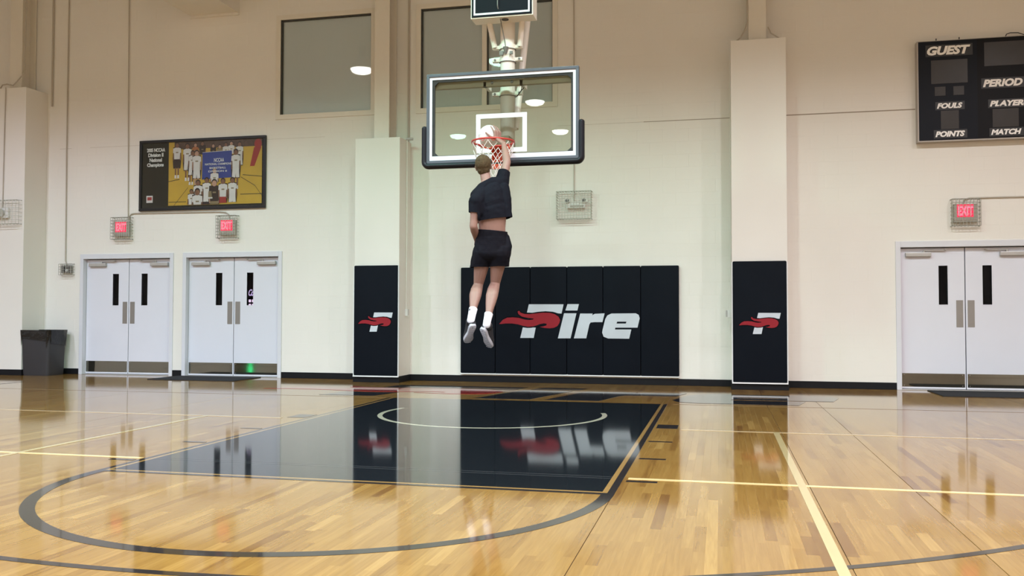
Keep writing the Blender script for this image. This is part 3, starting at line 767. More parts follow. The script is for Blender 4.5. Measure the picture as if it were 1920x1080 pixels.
# ------------------------------------------------------------------ exit signs and other caged fittings
def cage_mesh(x0, x1, y0, y1, z0, z1, nx, nz, ny, r):
    mb = MB(); W = lambda a, b: mb.cyl(a, b, r, n=5)
    for i in range(nx + 1):
        xx = x0 + (x1 - x0) * i / nx
        W((xx, y0, z0), (xx, y0, z1)); W((xx, y0, z0), (xx, y1, z0)); W((xx, y0, z1), (xx, y1, z1))
    for i in range(nz + 1):
        zz = z0 + (z1 - z0) * i / nz
        W((x0, y0, zz), (x1, y0, zz)); W((x0, y0, zz), (x0, y1, zz)); W((x1, y0, zz), (x1, y1, zz))
    for i in range(1, ny):
        yy = y0 + (y1 - y0) * i / ny
        W((x0, yy, z0), (x0, yy, z1)); W((x1, yy, z0), (x1, yy, z1)); W((x0, yy, z0), (x1, yy, z0)); W((x0, yy, z1), (x1, yy, z1))
    for xx in (x0, x1):
        for zz in (z0, z1): mb.cyl((xx, y1 - .012, zz), (xx, y1, zz), r * 2.4, n=8)
    return mb
def exit_sign(cx, cz, label):
    t = thing('exit_sign', label, 'exit sign', (cx, YW, cz), 'exit signs in wire cages')
    mb = MB(); mb.box(cx - .165, cx + .150, YW - .075, YW - .001, cz - .145, cz + .125, .008); mb.obj('housing', M['exit_case'], t)
    mb = MB(); mb.box(cx - .125, cx + .105, YW - .079, YW - .074, cz - .07, cz + .115); mb.obj('lit_panel', M['exit_red'], t)
    mb = MB(); on_wall(mb, text_flat('EXIT', cx - .112, cx + .092, cz - .05, cz + .095, .002, 0, .05), YW - .079); mb.obj('exit_lettering', M['exit_txt'], t)
    cage_mesh(cx - .195, cx + .185, YW - .125, YW - .002, cz - .20, cz + .195, 8, 7, 2, .0042).obj('wire_cage', M['wire'], t, kind='stuff')
    return t
exit_sign(-8.155, 2.675, 'lit red exit sign in a wire cage above the leftmost double doors')
exit_sign(-6.02, 2.66, 'lit red caged exit sign just below the right end of the framed photograph')
exit_sign(6.005, 2.625, 'lit red exit sign in a wire cage below the scoreboard')
# emergency light in a wide cage
t = thing('emergency_light', 'twin head emergency light in a pale wire cage right of the jumper', 'emergency light', (.20, YW, 2.9))
mb = MB(); mb.box(.06, .36, YW - .075, YW - .001, 2.83, 2.93, .015); mb.obj('battery_case', M['box_white'], t)
for xx in (.06, .33):
    mb = MB(); mb.cyl((xx + .02, YW - .06, 2.93), (xx + .02, YW - .10, 2.955), .032, .042, n=14); hd = mb.obj('lamp_head', M['box_white'], t, smooth=40)
    mb = MB(); mb.cyl((xx + .02, YW - .10, 2.955), (xx + .02, YW - .104, 2.957), .034, n=14); mb.obj('lens', M['grey_box'], hd)
mb = MB(); mb.box(.12, .34, YW - .078, YW - .0745, 2.845, 2.875); mb.obj('label_strip', M['exit_case'], t)
cage_mesh(-.09, .47, YW - .16, YW - .002, 2.655, 3.10, 12, 10, 3, .0036).obj('wire_cage', M['wire_light'], t, kind='stuff')
# small caged alarm left of the doors
t = thing('alarm_strobe', 'small grey caged alarm strobe on the wall above the waste bin', 'alarm', (-9.33, YW, 1.93))
mb = MB(); mb.box(-9.43, -9.22, YW - .06, YW - .001, 1.87, 2.01, .008); mb.obj('alarm_body', M['grey_box'], t)
mb = MB(); mb.cyl((-9.315, YW - .06, 1.915), (-9.315, YW - .075, 1.915), .026, .018, n=12); mb.obj('strobe_lens', M['pad_edge'], t)
mb = MB(); mb.box(-9.375, -9.355, YW - .066, YW - .06, 1.88, 2.0); mb.box(-9.285, -9.265, YW - .066, YW - .06, 1.945, 2.0); mb.box(-9.30, -9.255, YW - .066, YW - .06, 1.88, 1.90); mb.obj('louvre_slots', M['black'], t, kind='stuff')
cage_mesh(-9.455, -9.195, YW - .10, YW - .002, 1.835, 2.035, 5, 4, 2, .0036).obj('wire_cage', M['wire'], t, kind='stuff')
# caged speaker on the far left pilaster
t = thing('caged_beacon', 'pale caged horn on the far left pilaster cut by the picture edge', 'alarm', (-10.25, 2.5, 2.95))
mb = MB(); mb.box(-10.38, -10.12, 2.43, 2.499, 2.85, 3.04, .02); mb.obj('horn_body', M['box_white'], t)
mb = MB(); mb.cyl((-10.25, 2.43, 2.945), (-10.25, 2.40, 2.945), .055, .075, n=16); mb.obj('horn_mouth', M['wire_light'], t)
cage_mesh(-10.47, -9.88, 2.36, 2.498, 2.74, 3.17, 8, 6, 2, .0036).obj('wire_cage', M['wire_light'], t, kind='stuff')

# conduits and cables
def conduit(label, pts, r=.011, m_='conduit', name='conduit', cat='conduit', straps=()):
    mb = MB(); mb.tube(pts, r, n=8); o = mb.obj(name, M[m_], smooth=40); tag(o, label, cat); return o
conduit('thin vertical conduit running down to the small alarm strobe', [(-9.39, YW - .02, 8.9), (-9.39, YW - .02, 4), (-9.375, YW - .02, 2.1), (-9.34, YW - .02, 2.01)])
conduit('thin vertical conduit left of the framed photograph running down to the exit sign', [(-8.12, YW - .02, 8.9), (-8.09, YW - .02, 5), (-8.06, YW - .02, 2.82)], .009)
conduit('thin vertical conduit running down into the emergency light cage', [(.17, YW - .02, 8.9), (.18, YW - .02, 5), (.18, YW - .02, 2.95)], .008)
conduit('thin horizontal conduit linking the two left exit signs below the framed photograph', [(-8.03, YW - .02, 2.82), (-8.03, YW - .02, 2.90), (-8.00, YW - .02, 2.935), (-7.94, YW - .02, 2.947), (-6.2, YW - .02, 2.935), (-6.08, YW - .02, 2.92), (-6.02, YW - .02, 2.88), (-6.0, YW - .02, 2.80)], .010)
conduit('thin horizontal conduit leading right from the exit sign below the scoreboard', [(5.98, YW - .02, 2.76), (6.0, YW - .02, 2.82), (6.06, YW - .02, 2.84), (8.5, YW - .02, 2.84)], .010)
conduit('thin vertical conduit down the face of the far left pilaster', [(-10.26, 2.488, 5.26), (-10.27, 2.488, 4.5), (-10.28, 2.488, 3.17), (-10.28, 2.488, 3.0)], .009)
conduit('curved grey cable beside the steel column above the far left pilaster', [(-10.45, 2.56, 5.26), (-10.40, 2.56, 5.33), (-10.30, 2.56, 5.34), (-10.2, 2.6, 5.32), (-10.0, 2.64, 5.55), (-9.98, 2.665, 9.0)], .012, 'conduit', 'cable', 'cable')
conduit('slack grey cable at the foot of the steel column above the right pilaster', [(2.74, 2.56, 5.26), (2.80, 2.56, 5.31), (2.87, 2.6, 5.44), (2.90, 2.62, 5.56), (2.90, 2.66, 9.0)], .011, 'conduit', 'cable', 'cable')
conduit('short grey cable from the right steel column to the pilaster top', [(3.20, 2.60, 5.45), (3.24, 2.58, 5.35), (3.36, 2.56, 5.262)], .010, 'conduit', 'cable', 'cable')
conduit('long rod conduit beside the steel column above the left pilaster', [(-2.66, 3.02, 4.03), (-2.66, 3.02, 9.0)], .016)
conduit('dark rod conduit beside the steel column above the far left pilaster', [(-9.72, 3.02, 5.0), (-9.72, 3.02, 9.0)], .016)
# cord and switch on the inner side of the left pilaster
t = thing('pull_cord', 'long white cord with a wall box on the inner side of the left pilaster', 'cord', (-2.61, 2.8, 1.14))
mb = MB(); mb.tube([(-2.600, 2.80, 4.02), (-2.600, 2.80, 2.4), (-2.602, 2.80, 1.5), (-2.600, 2.79, 1.19)], .008, n=6); mb.obj('cord', M['conduit_white'], t)
mb = MB(); mb.box(-2.62, -2.575, 2.775, 2.825, 1.085, 1.20, .006); mb.obj('cord_end_box', M['box_white'], t)
mb = MB(); mb.box(-2.62, -2.60, 2.86, 2.93, 1.10, 1.20, .004); mb.obj('switch_plate', M['closer'], t)
mb = MB(); mb.cyl((-2.619, 2.80, 4.04), (-2.50, 2.80, 4.035), .022, n=12); mb.obj('cord_pulley', M['closer'], t)
t = thing('wall_socket', 'small white socket box on the side of the right pilaster', 'socket', (2.64, 2.75, 1.13))
mb = MB(); mb.box(2.585, 2.65, 2.74, 2.82, 1.07, 1.19, .006); mb.obj('socket_box', M['box_white'], t)
mb = MB(); mb.box(2.56, 2.585, 2.75, 2.81, 1.08, 1.18, .004); mb.obj('socket_cover', M['closer'], t)
mb = MB(); mb.tube([(2.642, 2.78, 1.19), (2.640, 2.78, 1.8), (2.642, 2.78, 5.2)], .006, n=6); mb.obj('socket_cable', M['conduit_white'], t)

# ------------------------------------------------------------------ backstop
bs = thing('basketball_backstop', 'ceiling hung glass backboard with black padding, red rim and cream mast', 'basketball hoop', (0, -1.2, 2.8))
YB = -1.219
HW, BZ0, BZ1 = .9144, 2.896, 3.962
MB().box(-HW + .03, HW - .03, YB + .004, YB + .016, BZ0 + .03, BZ1 - .03).obj('glass_board', M['glass'], bs)
fr = MB(); t = .035; y0, y1 = YB - .012, YB + .055
fr.box(-HW, HW, y0, y1, BZ0, BZ0 + t, .004); fr.box(-HW, HW, y0, y1, BZ1 - t, BZ1, .004); fr.box(-HW, -HW + t, y0, y1, BZ0 + t, BZ1 - t, .004); fr.box(HW - t, HW, y0, y1, BZ0 + t, BZ1 - t, .004)
fr.obj('outer_frame', M['bb_frame'], bs)
inn = MB(); i1 = .094; y0, y1 = YB + .017, YB + .045
inn.box(-HW + t, HW - t, y0, y1, BZ0 + t, BZ0 + i1); inn.box(-HW + t, HW - t, y0, y1, BZ1 - i1, BZ1 - t)
inn.box(-HW + t, -HW + i1, y0, y1, BZ0 + i1, BZ1 - i1); inn.box(HW - i1, HW - t, y0, y1, BZ0 + i1, BZ1 - i1)
for sx in (-1, 1):     # corner gussets
    for z_, sz in ((BZ0 + i1, 1), (BZ1 - i1, -1)):
        xx = sx * (HW - i1)
        vs_ = [(xx, y0, z_), (xx - sx * .045, y0, z_), (xx, y0, z_ + sz * .04), (xx, y1, z_), (xx - sx * .045, y1, z_), (xx, y1, z_ + sz * .04)]
        inn.add(vs_, [(0, 1, 2), (3, 5, 4), (0, 3, 4, 1), (1, 4, 5, 2), (2, 5, 3, 0)])
inn.obj('inner_frame', M['bb_frame'], bs)
bo = MB(); a = .036; b_ = .068
bo.box(-HW + a, HW - a, YB, YB + .0035, BZ0 + a, BZ0 + b_ + .018); bo.box(-HW + a, HW - a, YB, YB + .0035, BZ1 - b_, BZ1 - a)
bo.box(-HW + a, -HW + b_, YB, YB + .0035, BZ0 + b_ + .018, BZ1 - b_); bo.box(HW - b_, HW - a, YB, YB + .0035, BZ0 + b_ + .018, BZ1 - b_)
bo.obj('white_border', M['bb_white'], bs)
tg = MB(); T0, T1 = 3.0, 3.457; q = .052
tg.box(-.305, .305, YB, YB + .0035, T0, T0 + q); tg.box(-.305, .305, YB, YB + .0035, T1 - q, T1); tg.box(-.305, -.305 + q, YB, YB + .0035, T0 + q, T1 - q); tg.box(.305 - q, .305, YB, YB + .0035, T0 + q, T1 - q)
tg.obj('target_square', M['bb_white'], bs)
# padding: rounded U that wraps the lower edge and the lower sides
pd = MB(); ny = 9
def pad_ring(cx_, cz_, ox, oz):
    # oval section: depth in Y, width along (ox, oz)
    R_ = []
    for k in range(14):
        tt = 2 * PI * k / 14
        R_.append((cx_ + ox * .036 * math.cos(tt), YB + .02 + .058 * math.sin(tt), cz_ + oz * .036 * math.cos(tt)))
    return R_
path = []
xs, zb, zt = HW + .027, BZ0 - .027, 3.318
path.append((-xs, zt, 1, 0)); 
for k in range(8): path.append((-xs, zt - (zt - zb - .05) * (k + 1) / 8, 1, 0))
for k in range(1, 5):
    an = k / 5 * PI / 2; path.append((-xs + .05 * (1 - math.cos(an)), zb + .05 * (1 - math.sin(an)), math.cos(an), math.sin(an)))
for k in range(13): path.append((-xs + .05 + (2 * xs - .1) * k / 12, zb, 0, 1))
path2 = []
for (px_, pz_, ox, oz) in reversed(path[:13]): path2.append((-px_, pz_, -ox, oz))
path += path2
pd.loft([pad_ring(*p_) for p_ in path])
pd.ell((-xs, YB + .02, zt), (.036, .058, .03)); pd.ell((xs, YB + .02, zt), (.036, .058, .03))
pd.obj('edge_padding', M['rubber'], bs, smooth=60)
# rear steelwork
mb = MB(); mb.box(-HW + .05, HW - .05, YB + .07, YB + .13, 3.80, 3.875, .004); bar = mb.obj('cross_bar', M['bb_tan'], bs)
mb = MB()
for bxx in (-.13, .11): mb.cyl((bxx, YB + .07, 3.84), (bxx, YB + .06, 3.84), .018, n=8)
mb.obj('cross_bar_bolts', M['grey_box'], bar, kind='stuff')
MY = -.90
mb = MB(); mb.cyl((0, MY, 3.16), (0, MY, RZ), .088, n=28); mb.obj('mast', M['mast'], bs, smooth=40)
mb = MB(); mb.cyl((0, MY, 3.02), (0, MY, 3.165), .094, n=28); mb.box(-.085, .085, YB + .03, MY - .03, 3.0, 3.20, .006); mb.obj('mast_foot', M['bb_tan'], bs, smooth=40)
for zc in (3.76, 4.17, 4.325):
    mb = MB(); mb.cyl((0, MY, zc - .028), (0, MY, zc + .028), .100, n=28)
    mb.box(-.185, -.09, MY - .03, MY + .03, zc - .022, zc + .022, .006); mb.box(.09, .185, MY - .03, MY + .03, zc - .022, zc + .022, .006)
    cl = mb.obj('mast_clamp', M['mast'], bs, smooth=40)
    mb = MB()
    for bxx in (-.15, .15): mb.cyl((bxx, MY - .045, zc), (bxx, MY - .03, zc), .013, n=8)
    mb.obj('clamp_bolts', M['grey_box'], cl, kind='stuff')
    mb = MB(); mb.cyl((0, MY, zc - .034), (0, MY, zc - .028), .102, n=28); mb.obj('clamp_shadow_ring', M['grey_box'], cl)  # dark ring in place of the shade below each clamp
mb = MB(); mb.cyl((-.155, MY - .02, 4.325), (-.215, MY - .10, 4.66), .034, n=12); mb.obj('clock_strut', M['mast'], bs, smooth=40)
mb = MB(); mb.cyl((.155, MY - .02, 4.325), (.205, MY - .10, 4.66), .034, n=12); mb.obj('clock_strut', M['mast'], bs, smooth=40)
mb = MB(); mb.cyl((.07, MY + .12, 3.36), (.16, MY + .75, 5.6), .040, n=14); mb.cyl((0.02, MY, 3.33), (.07, MY + .13, 3.37), .03, n=10); mb.obj('back_brace', M['mast'], bs, smooth=40)
for sx in (-1, 1):
    mb = MB(); mb.box(sx * .22 - .02, sx * .22 + .02, YB + .07, MY, 3.80, 3.86, .004); mb.obj('board_arm', M['mast'], bs)
mb = MB(); mb.tube([(-.05, -1.24, 6.0), (-.045, -1.235, 4.72), (-.03, -1.16, 4.60), (-.01, MY - .10, 4.36), (0.0, MY - .10, 4.28)], .007, n=6); mb.obj('pull_cable', M['grey_box'], bs)
mb = MB(); mb.cyl((0, MY - .105, 4.30), (0, MY - .105, 4.22), .035, .012, n=8); mb.box(-.075, -.03, MY - .12, MY - .09, 4.205, 4.255); mb.box(.05, .085, MY - .12, MY - .09, 4.21, 4.245); mb.obj('cable_shackle', M['grey_box'], bs, kind='stuff')
mb = MB(); mb.tube([(.11, MY, 3.72), (.16, MY - .05, 3.76), (.22, MY - .10, 3.80), (.25, MY - .12, 3.86)], .006, n=6); mb.tube([(.18, MY - .06, 3.77), (.19, MY - .07, 3.86)], .004, n=5); mb.obj('loose_wire', M['black'], bs, kind='stuff')
# rim, bracket, net
RC = Vector((0, -1.605, 3.048)); RR = .2365
mb = MB(); mb.tube([RC + Vector((RR * math.cos(2 * PI * k / 48), RR * math.sin(2 * PI * k / 48), 0)) for k in range(48)], .0105, n=10, closed=True); rim = mb.obj('rim', M['rim'], bs, smooth=60)
mb = MB()
for k in range(12):
    an = 2 * PI * (k + .5) / 12; p_ = RC + Vector((RR * math.cos(an), RR * math.sin(an), -.011))
    tn = Vector((-math.sin(an), math.cos(an), 0)); mb.tube([p_ - tn * .02, p_ - tn * .012 + Vector((0, 0, -.014)), p_ + tn * .012 + Vector((0, 0, -.014)), p_ + tn * .02], .0035, n=5)
mb.obj('net_hooks', M['rim'], rim, kind='stuff')
mb = MB(); mb.box(-.105, .105, YB - .035, YB - .001, 2.80, 3.07, .005); mb.box(-.095, .095, YB - .135, YB - .02, 3.022, 3.058, .004)
vs_ = []
for sx in (-1, 1):
    xx = sx * .085
    mb.add([(xx - .006, YB - .02, 2.87), (xx - .006, YB - .02, 3.03), (xx - .006, YB - .14, 3.03), (xx + .006, YB - .02, 2.87), (xx + .006, YB - .02, 3.03), (xx + .006, YB - .14, 3.03)],
           [(0, 2, 1), (3, 4, 5), (0, 1, 4, 3), (1, 2, 5, 4), (2, 0, 3, 5)])
    mb.tube([(xx, YB - .03, 3.03), (sx * .16, YB - .14, 3.035), (sx * .2, RC.y + .13, 3.04)], .009, n=8)
mb.obj('rim_bracket', M['bracket'], bs)
net = MB(); N = 12; rows = [(.2365, 0.0), (.222, -.075), (.195, -.155), (.165, -.235), (.140, -.315), (.125, -.39), (.130, -.445)]
def npnt(k, r_): an = 2 * PI * (k + .5 * (r_ % 2)) / N; R_, dz = rows[r_]; return RC + Vector((R_ * math.cos(an), R_ * math.sin(an), dz - .02))
for r_ in range(len(rows) - 1):
    for k in range(N):
        for dk in ((0, -1) if r_ % 2 == 0 else (0, 1)):
            a, b_ = npnt(k, r_), npnt(k + dk, r_ + 1); m_ = (a + b_) / 2; m_.z -= .006
            net.tube([a, m_, b_], .0038, n=5)
for k in range(N): net.ell(npnt(k, 3), (.008, .008, .008), nu=6, nv=4)
net.obj('net', M['net'], bs, smooth=60, kind='stuff')

# shot clock on the mast above the board
sc_ = thing('shot_clock', 'dark shot clock box with white border on the mast above the backboard', 'shot clock', (0, -1.1, 4.6))
mb = MB(); mb.box(-.375, .375, -1.215, -.985, 4.595, 5.25, .004); mb.obj('clock_case', M['mast'], sc_)
mb = MB(); mb.box(-.362, .362, -1.221, -1.215, 4.608, 5.24); mb.obj('clock_face', M['sb_panel'], sc_)
mb = MB(); a = .338; b_ = .318; zb = 4.632
mb.box(-a, a, -1.224, -1.221, zb, zb + .022); mb.box(-a, -b_, -1.224, -1.221, zb + .022, 5.21); mb.box(b_, a, -1.224, -1.221, zb + .022, 5.21); mb.box(-a, a, -1.224, -1.221, 5.19, 5.212)
mb.obj('clock_border', M['bb_white'], sc_)
mb = MB(); mb.cyl((.02, -1.12, 4.595), (.02, -1.12, 4.588), .042, n=16); mb.obj('horn_port', M['black'], sc_)

# ------------------------------------------------------------------ waste bin and mats
bn = thing('waste_bin', 'tall dark grey waste bin with a black bag over its rim, beside the left doors', 'bin', (-9.53, 2.72, 0))
cxb, cyb = -9.53, 2.70
def rrect(w_, d_, z_, r_=.06, n=5, jit=0.0, cx=None):
    out = []
    for (sx, sy, a0) in ((1, 1, 0), (-1, 1, PI / 2), (-1, -1, PI), (1, -1, 1.5 * PI)):
        for k in range(n):
            an = a0 + PI / 2 * k / (n - 1)
            out.append(((cxb) + sx * (w_ / 2 - r_) + r_ * math.cos(an), cyb + sy * (d_ / 2 - r_) + r_ * math.sin(an), z_))
    return out
mb = MB(); mb.loft([rrect(.54, .42, 0.0), rrect(.555, .43, .03), rrect(.60, .46, .78), rrect(.63, .49, .785), rrect(.63, .49, .81), rrect(.59, .45, .81), rrect(.48, .36, .05)]); mb.obj('bin_body', M['bin'], bn, smooth=40)
bag = MB(); top = rrect(.645, .505, .815, .07, 9); n = len(top); rings = []
rb = random.Random(3)
drop = [.20 + .09 * math.sin(k * .9 + 1.2) + .05 * math.sin(k * 2.3) for k in range(n)]
rings.append([(cxb + (p_[0] - cxb) * .90, cyb + (p_[1] - cyb) * .90, .70) for p_ in top])
rings.append([(cxb + (p_[0] - cxb) * .97, cyb + (p_[1] - cyb) * .97, .818) for p_ in top])
for f in (0, .25, .5, .75, 1.0):
    R_ = []
    for k, p_ in enumerate(top):
        s_ = 1 - .055 * f + .022 * mnoise.noise(Vector((k * 1.3, f * 5, 0)))
        R_.append((cxb + (p_[0] - cxb) * s_ * 1.008, cyb + (p_[1] - cyb) * s_ * 1.008, .82 - f * drop[k]))
    rings.append(R_)
bag.loft(rings, caps=False); bag.obj('bin_bag', M['bag'], bn, smooth=80)
def door_mat(pts, label):
    mb = MB(); vs_ = [(x_, y_, .001) for x_, y_ in pts] + [(x_ , y_, .012) for x_, y_ in pts]; n = len(pts)
    mb.add(vs_, [tuple(range(n, 2 * n)), tuple(reversed(range(n)))] + [(k, (k + 1) % n, n + (k + 1) % n, n + k) for k in range(n)])
    tag(mb.obj('door_mat', M['mat']), label, 'mat')
door_mat([(-6.98, 2.12), (-5.36, 2.12), (-5.36, 3.02), (-6.98, 3.02)], 'charcoal door mat on the floor before the second double doors from the left')
door_mat([(5.44, 1.98), (7.3, 1.98), (7.3, 2.95), (5.44, 2.95)], 'charcoal door mat on the floor before the double doors under the scoreboard')

# ------------------------------------------------------------------ ball
BC = Vector((-.022, -1.70, 3.098)); BR = .119
ball = thing('basketball', 'white basketball held over the red rim by the jumper', 'ball', BC)
mb = MB(); mb.ell(BC, (BR, BR, BR), nu=40, nv=24); mb.obj('ball_cover', M['ball'], ball, smooth=80)
mb = MB()
for kind in range(4):
    pts = []
    for k in range(48):
        a = 2 * PI * k / 48
        if kind == 0: v = Vector((math.cos(a), math.sin(a), 0))
        elif kind == 1: v = Vector((math.cos(a), 0, math.sin(a)))
        else:
            sg = 1 if kind == 2 else -1
            v = Vector((math.cos(a) * .85, sg * (.52 + .0 * a) , math.sin(a) * .85)).normalized()
        pts.append(BC + v * (BR - .0008))
    mb.tube(pts, .0022, n=5, closed=True)
mb.obj('ball_seams', M['seam'], ball)

# ------------------------------------------------------------------ the player
def remesh(mb, voxel, smooth=3, name='body'):
    me = mb.mesh('tmp', M['skin']); o = bpy.data.objects.new('tmp', me); COL.objects.link(o)
    r_ = o.modifiers.new('r', 'REMESH'); r_.mode = 'VOXEL'; r_.voxel_size = voxel; r_.adaptivity = 0
    if smooth: s_ = o.modifiers.new('s', 'SMOOTH'); s_.factor = .5; s_.iterations = smooth
    out = bpy.data.meshes.new_from_object(o.evaluated_get(DG())); out.name = name
    bpy.data.objects.remove(o); bpy.data.meshes.remove(me)
    out.polygons.foreach_set('use_smooth', [True] * len(out.polygons)); return out
def rotm(yaw, tilt=0, pitch=0): return Matrix.Rotation(yaw, 3, 'Z') @ Matrix.Rotation(tilt, 3, 'Y') @ Matrix.Rotation(pitch, 3, 'X')
V = Vector
per = thing('person', 'person in black shirt and shorts jumping to the rim with right arm raised', 'person', (.10, -2.25, 1.8))
# (centre, rx, ry, rz, yaw, tilt)
TORSO = [((.135, -2.205, 1.76), .158, .120, .10, .10, .02), ((.137, -2.205, 1.84), .162, .122, .10, .12, .02), ((.145, -2.225, 1.93), .150, .108, .09, .16, .0),
         ((.153, -2.245, 2.00), .142, .098, .09, .20, -.06), ((.158, -2.255, 2.09), .148, .104, .09, .26, -.14), ((.152, -2.255, 2.19), .162, .116, .09, .34, -.26),
         ((.140, -2.255, 2.28), .168, .118, .08, .42, -.38), ((.128, -2.255, 2.36), .160, .106, .07, .48, -.50), ((.122, -2.25, 2.43), .115, .080, .06, .50, -.55)]
def torso(mb, grow=0.0, keys=TORSO):
    for (a, b_) in zip(keys[:-1], keys[1:]):
        for k in range(4):
            f = k / 4; cc = V(a[0]).lerp(V(b_[0]), f); g = [a[i] + (b_[i] - a[i]) * f for i in range(1, 6)]
            mb.ell(cc, (g[0] + grow, g[1] + grow, g[2] * .8 + grow), rotm(g[3], g[4]), nu=22, nv=12)
    return mb
LSH, LEL, LWR = V((.022, -2.40, 2.275)), V((-.004, -2.405, 2.022)), V((-.022, -2.19, 1.880))
RSH, REL, RWR = V((.236, -2.17, 2.495)), V((.268, -2.06, 2.735)), V((.192, -1.885, 2.965))
LHP, LKN, LAN = V((.050, -2.20, 1.760)), V((-.040, -2.07, 1.432)), V((-.033, -2.36, 1.090))
RHP, RKN, RAN = V((.222, -2.20, 1.765)), V((.140, -2.05, 1.445)), V((.132, -2.35, 1.045))
HD = V((.046, -2.19, 2.672))
body = MB(); torso(body)
# neck, head
body.chain([((.100, -2.225, 2.46), .062), ((.075, -2.215, 2.55), .056), ((.058, -2.20, 2.61), .055)])
body.chain([((.02, -2.33, 2.335), .055), ((.085, -2.25, 2.47), .058), ((.15, -2.22, 2.48), .055), ((.225, -2.18, 2.49), .056)])   # trapezius and shoulder blades
HR = rotm(.10, -.10, .22)       # faces the rim, looking up a little
def hp(x_, y_, z_): return HD + HR @ V((x_, y_, z_))
body.ell(hp(0, -.005, .018), (.076, .096, .096), HR, 20, 14); body.ell(hp(0, .032, -.045), (.060, .064, .066), HR, 18, 12); body.ell(hp(0, .062, -.085), (.036, .032, .024), HR)
for k in range(5): body.ell(hp(0, .092 + .005 * k, .012 - .011 * k), (.009 + .0018 * k, .012, .010), HR)      # nose
body.ell(hp(0, .088, -.058), (.024, .012, .007), HR); body.ell(hp(0, .086, -.070), (.020, .012, .007), HR)      # lips
body.ell(hp(0, .078, .034), (.05, .02, .012), HR)                                                               # brow
for sx in (-1, 1):
    body.ell(hp(sx * .040, .070, -.012), (.020, .018, .014), HR)                                                # cheek
    body.ell(hp(sx * .079, -.004, -.008), (.010, .019, .031), HR); body.ell(hp(sx * .085, -.010, .004), (.007, .018, .022), HR)   # ears
# arms
body.chain([(LSH, .060), (LSH.lerp(LEL, .35), .053), (LSH.lerp(LEL, .8), .043), (LEL, .042), (LEL.lerp(LWR, .25), .044), (LEL.lerp(LWR, .6), .036), (LWR, .028)])
body.chain([(RSH, .062), (RSH.lerp(REL, .35), .054), (RSH.lerp(REL, .8), .045), (REL, .043), (REL.lerp(RWR, .25), .044), (REL.lerp(RWR, .6), .036), (RWR, .028)])
# legs
for hpj, kn, an, sx in ((LHP, LKN, LAN, -1), (RHP, RKN, RAN, 1)):
    body.chain([(hpj, .098), (hpj.lerp(kn, .3), .088), (hpj.lerp(kn, .7), .068), (kn, .053), (kn.lerp(an, .25), .050), (kn.lerp(an, .55), .045), (kn.lerp(an, .85), .037), (an, .036)])
    cb = (an - kn).normalized(); back = V((0, -1, 0)); back = (back - cb * back.dot(cb)).normalized()
    for q in (-.016, .016):
        o_ = V((q, 0, 0))
        body.chain([(kn.lerp(an, .06) + back * .002 + o_, .040), (kn.lerp(an, .22) + back * .018 + o_, .048), (kn.lerp(an, .38) + back * .022 + o_, .050), (kn.lerp(an, .55) + back * .014 + o_ * .8, .042), (kn.lerp(an, .75) + back * .004 + o_ * .3, .034), (kn.lerp(an, .9), .032)])
    body.chain([(hpj.lerp(kn, .35) + back * .012, .080), (hpj.lerp(kn, .8) + back * .010, .058), (kn + back * .004, .050)])
    body.chain([(an, .036), (an + V((0, -.022, -.034)), .033)])
# right hand over the ball
PALM = BC + V((.118, -.055, -.035)); 
def sph(r_, el, az): return BC + V((r_ * math.cos(el) * math.cos(az), r_ * math.cos(el) * math.sin(az), r_ * math.sin(el)))
D = math.radians
az0 = D(-28)
for a, b_ in ((D(-34), .0), ):
    pass
for az in (-46, -34, -22, -10):
    body.chain([(RWR.lerp(sph(BR + .016, D(-22), D(az)), .12), .022), (sph(BR + .018, D(-18), D(az)), .016), (sph(BR + .017, D(12), D(az)), .0145)])
for az, ln, r_ in ((-50, 36, .0088), (-35, 44, .0096), (-20, 41, .0094), (-5, 34, .0084)):
    e0 = 10; n = 3; pts = [(sph(BR + .014, D(e0), D(az)), r_ * 1.2)]
    for k in range(1, n + 1): pts.append((sph(BR + r_ + .001, D(e0 + ln * k / n), D(az + (az + 28) * .22 * k)), r_ * (1.06 - .1 * k)))
    body.chain(pts)
body.chain([(sph(BR + .017, D(-20), D(-48)), .015), (sph(BR + .014, D(-16), D(-66)), .0125), (sph(BR + .012, D(-4), D(-82)), .0105), (sph(BR + .010, D(6), D(-92)), .0092)])
# left hand, relaxed in front of the hip
hd = (LWR - LEL).normalized(); sd = V((1, 0, 0)); sd = (sd - hd * sd.dot(hd)).normalized(); nm_ = hd.cross(sd)
for q in (-.026, -.009, .009, .026): body.chain([(LWR + sd * q * .4, .020), (LWR + hd * .05 + sd * q, .0155), (LWR + hd * .092 + sd * q, .0135)])
for q, ln, r_ in ((-.030, .066, .0082), (-.010, .080, .009), (.011, .076, .009), (.030, .062, .008)):
    b0 = LWR + hd * .092 + sd * q
    p1 = b0 + hd * ln * .42 - nm_ * .006; p2 = p1 + (hd * .85 - nm_ * .5).normalized() * ln * .33; p3 = p2 + (hd * .55 - nm_ * .8).normalized() * ln * .28
    body.chain([(b0, r_ * 1.15), (p1, r_), (p2, r_ * .92), (p3, r_ * .82)])
th = LWR + hd * .025 + sd * .028
body.chain([(LWR + hd * .02 + sd * .01, .018), (th, .015), (th + hd * .03 + sd * .022, .0115), (th + hd * .058 + sd * .026 - nm_ * .008, .0098)])
bm_ = remesh(body, .0042, 6, 'body'); bm_.materials.clear(); bm_.materials.append(M['skin']); link('body', bm_, per)
for sx in (-1, 1):
    mb = MB(); mb.ell(hp(sx * .032, .082, .012), (.012, .010, .010), HR, 12, 8); mb.obj('eye', M['eye'], per, smooth=80)
mb = MB(); mb.ell(hp(0, .0965, -.064), (.020, .006, .0055), HR, 12, 6); mb.obj('mouth', M['lip'], per, smooth=80)
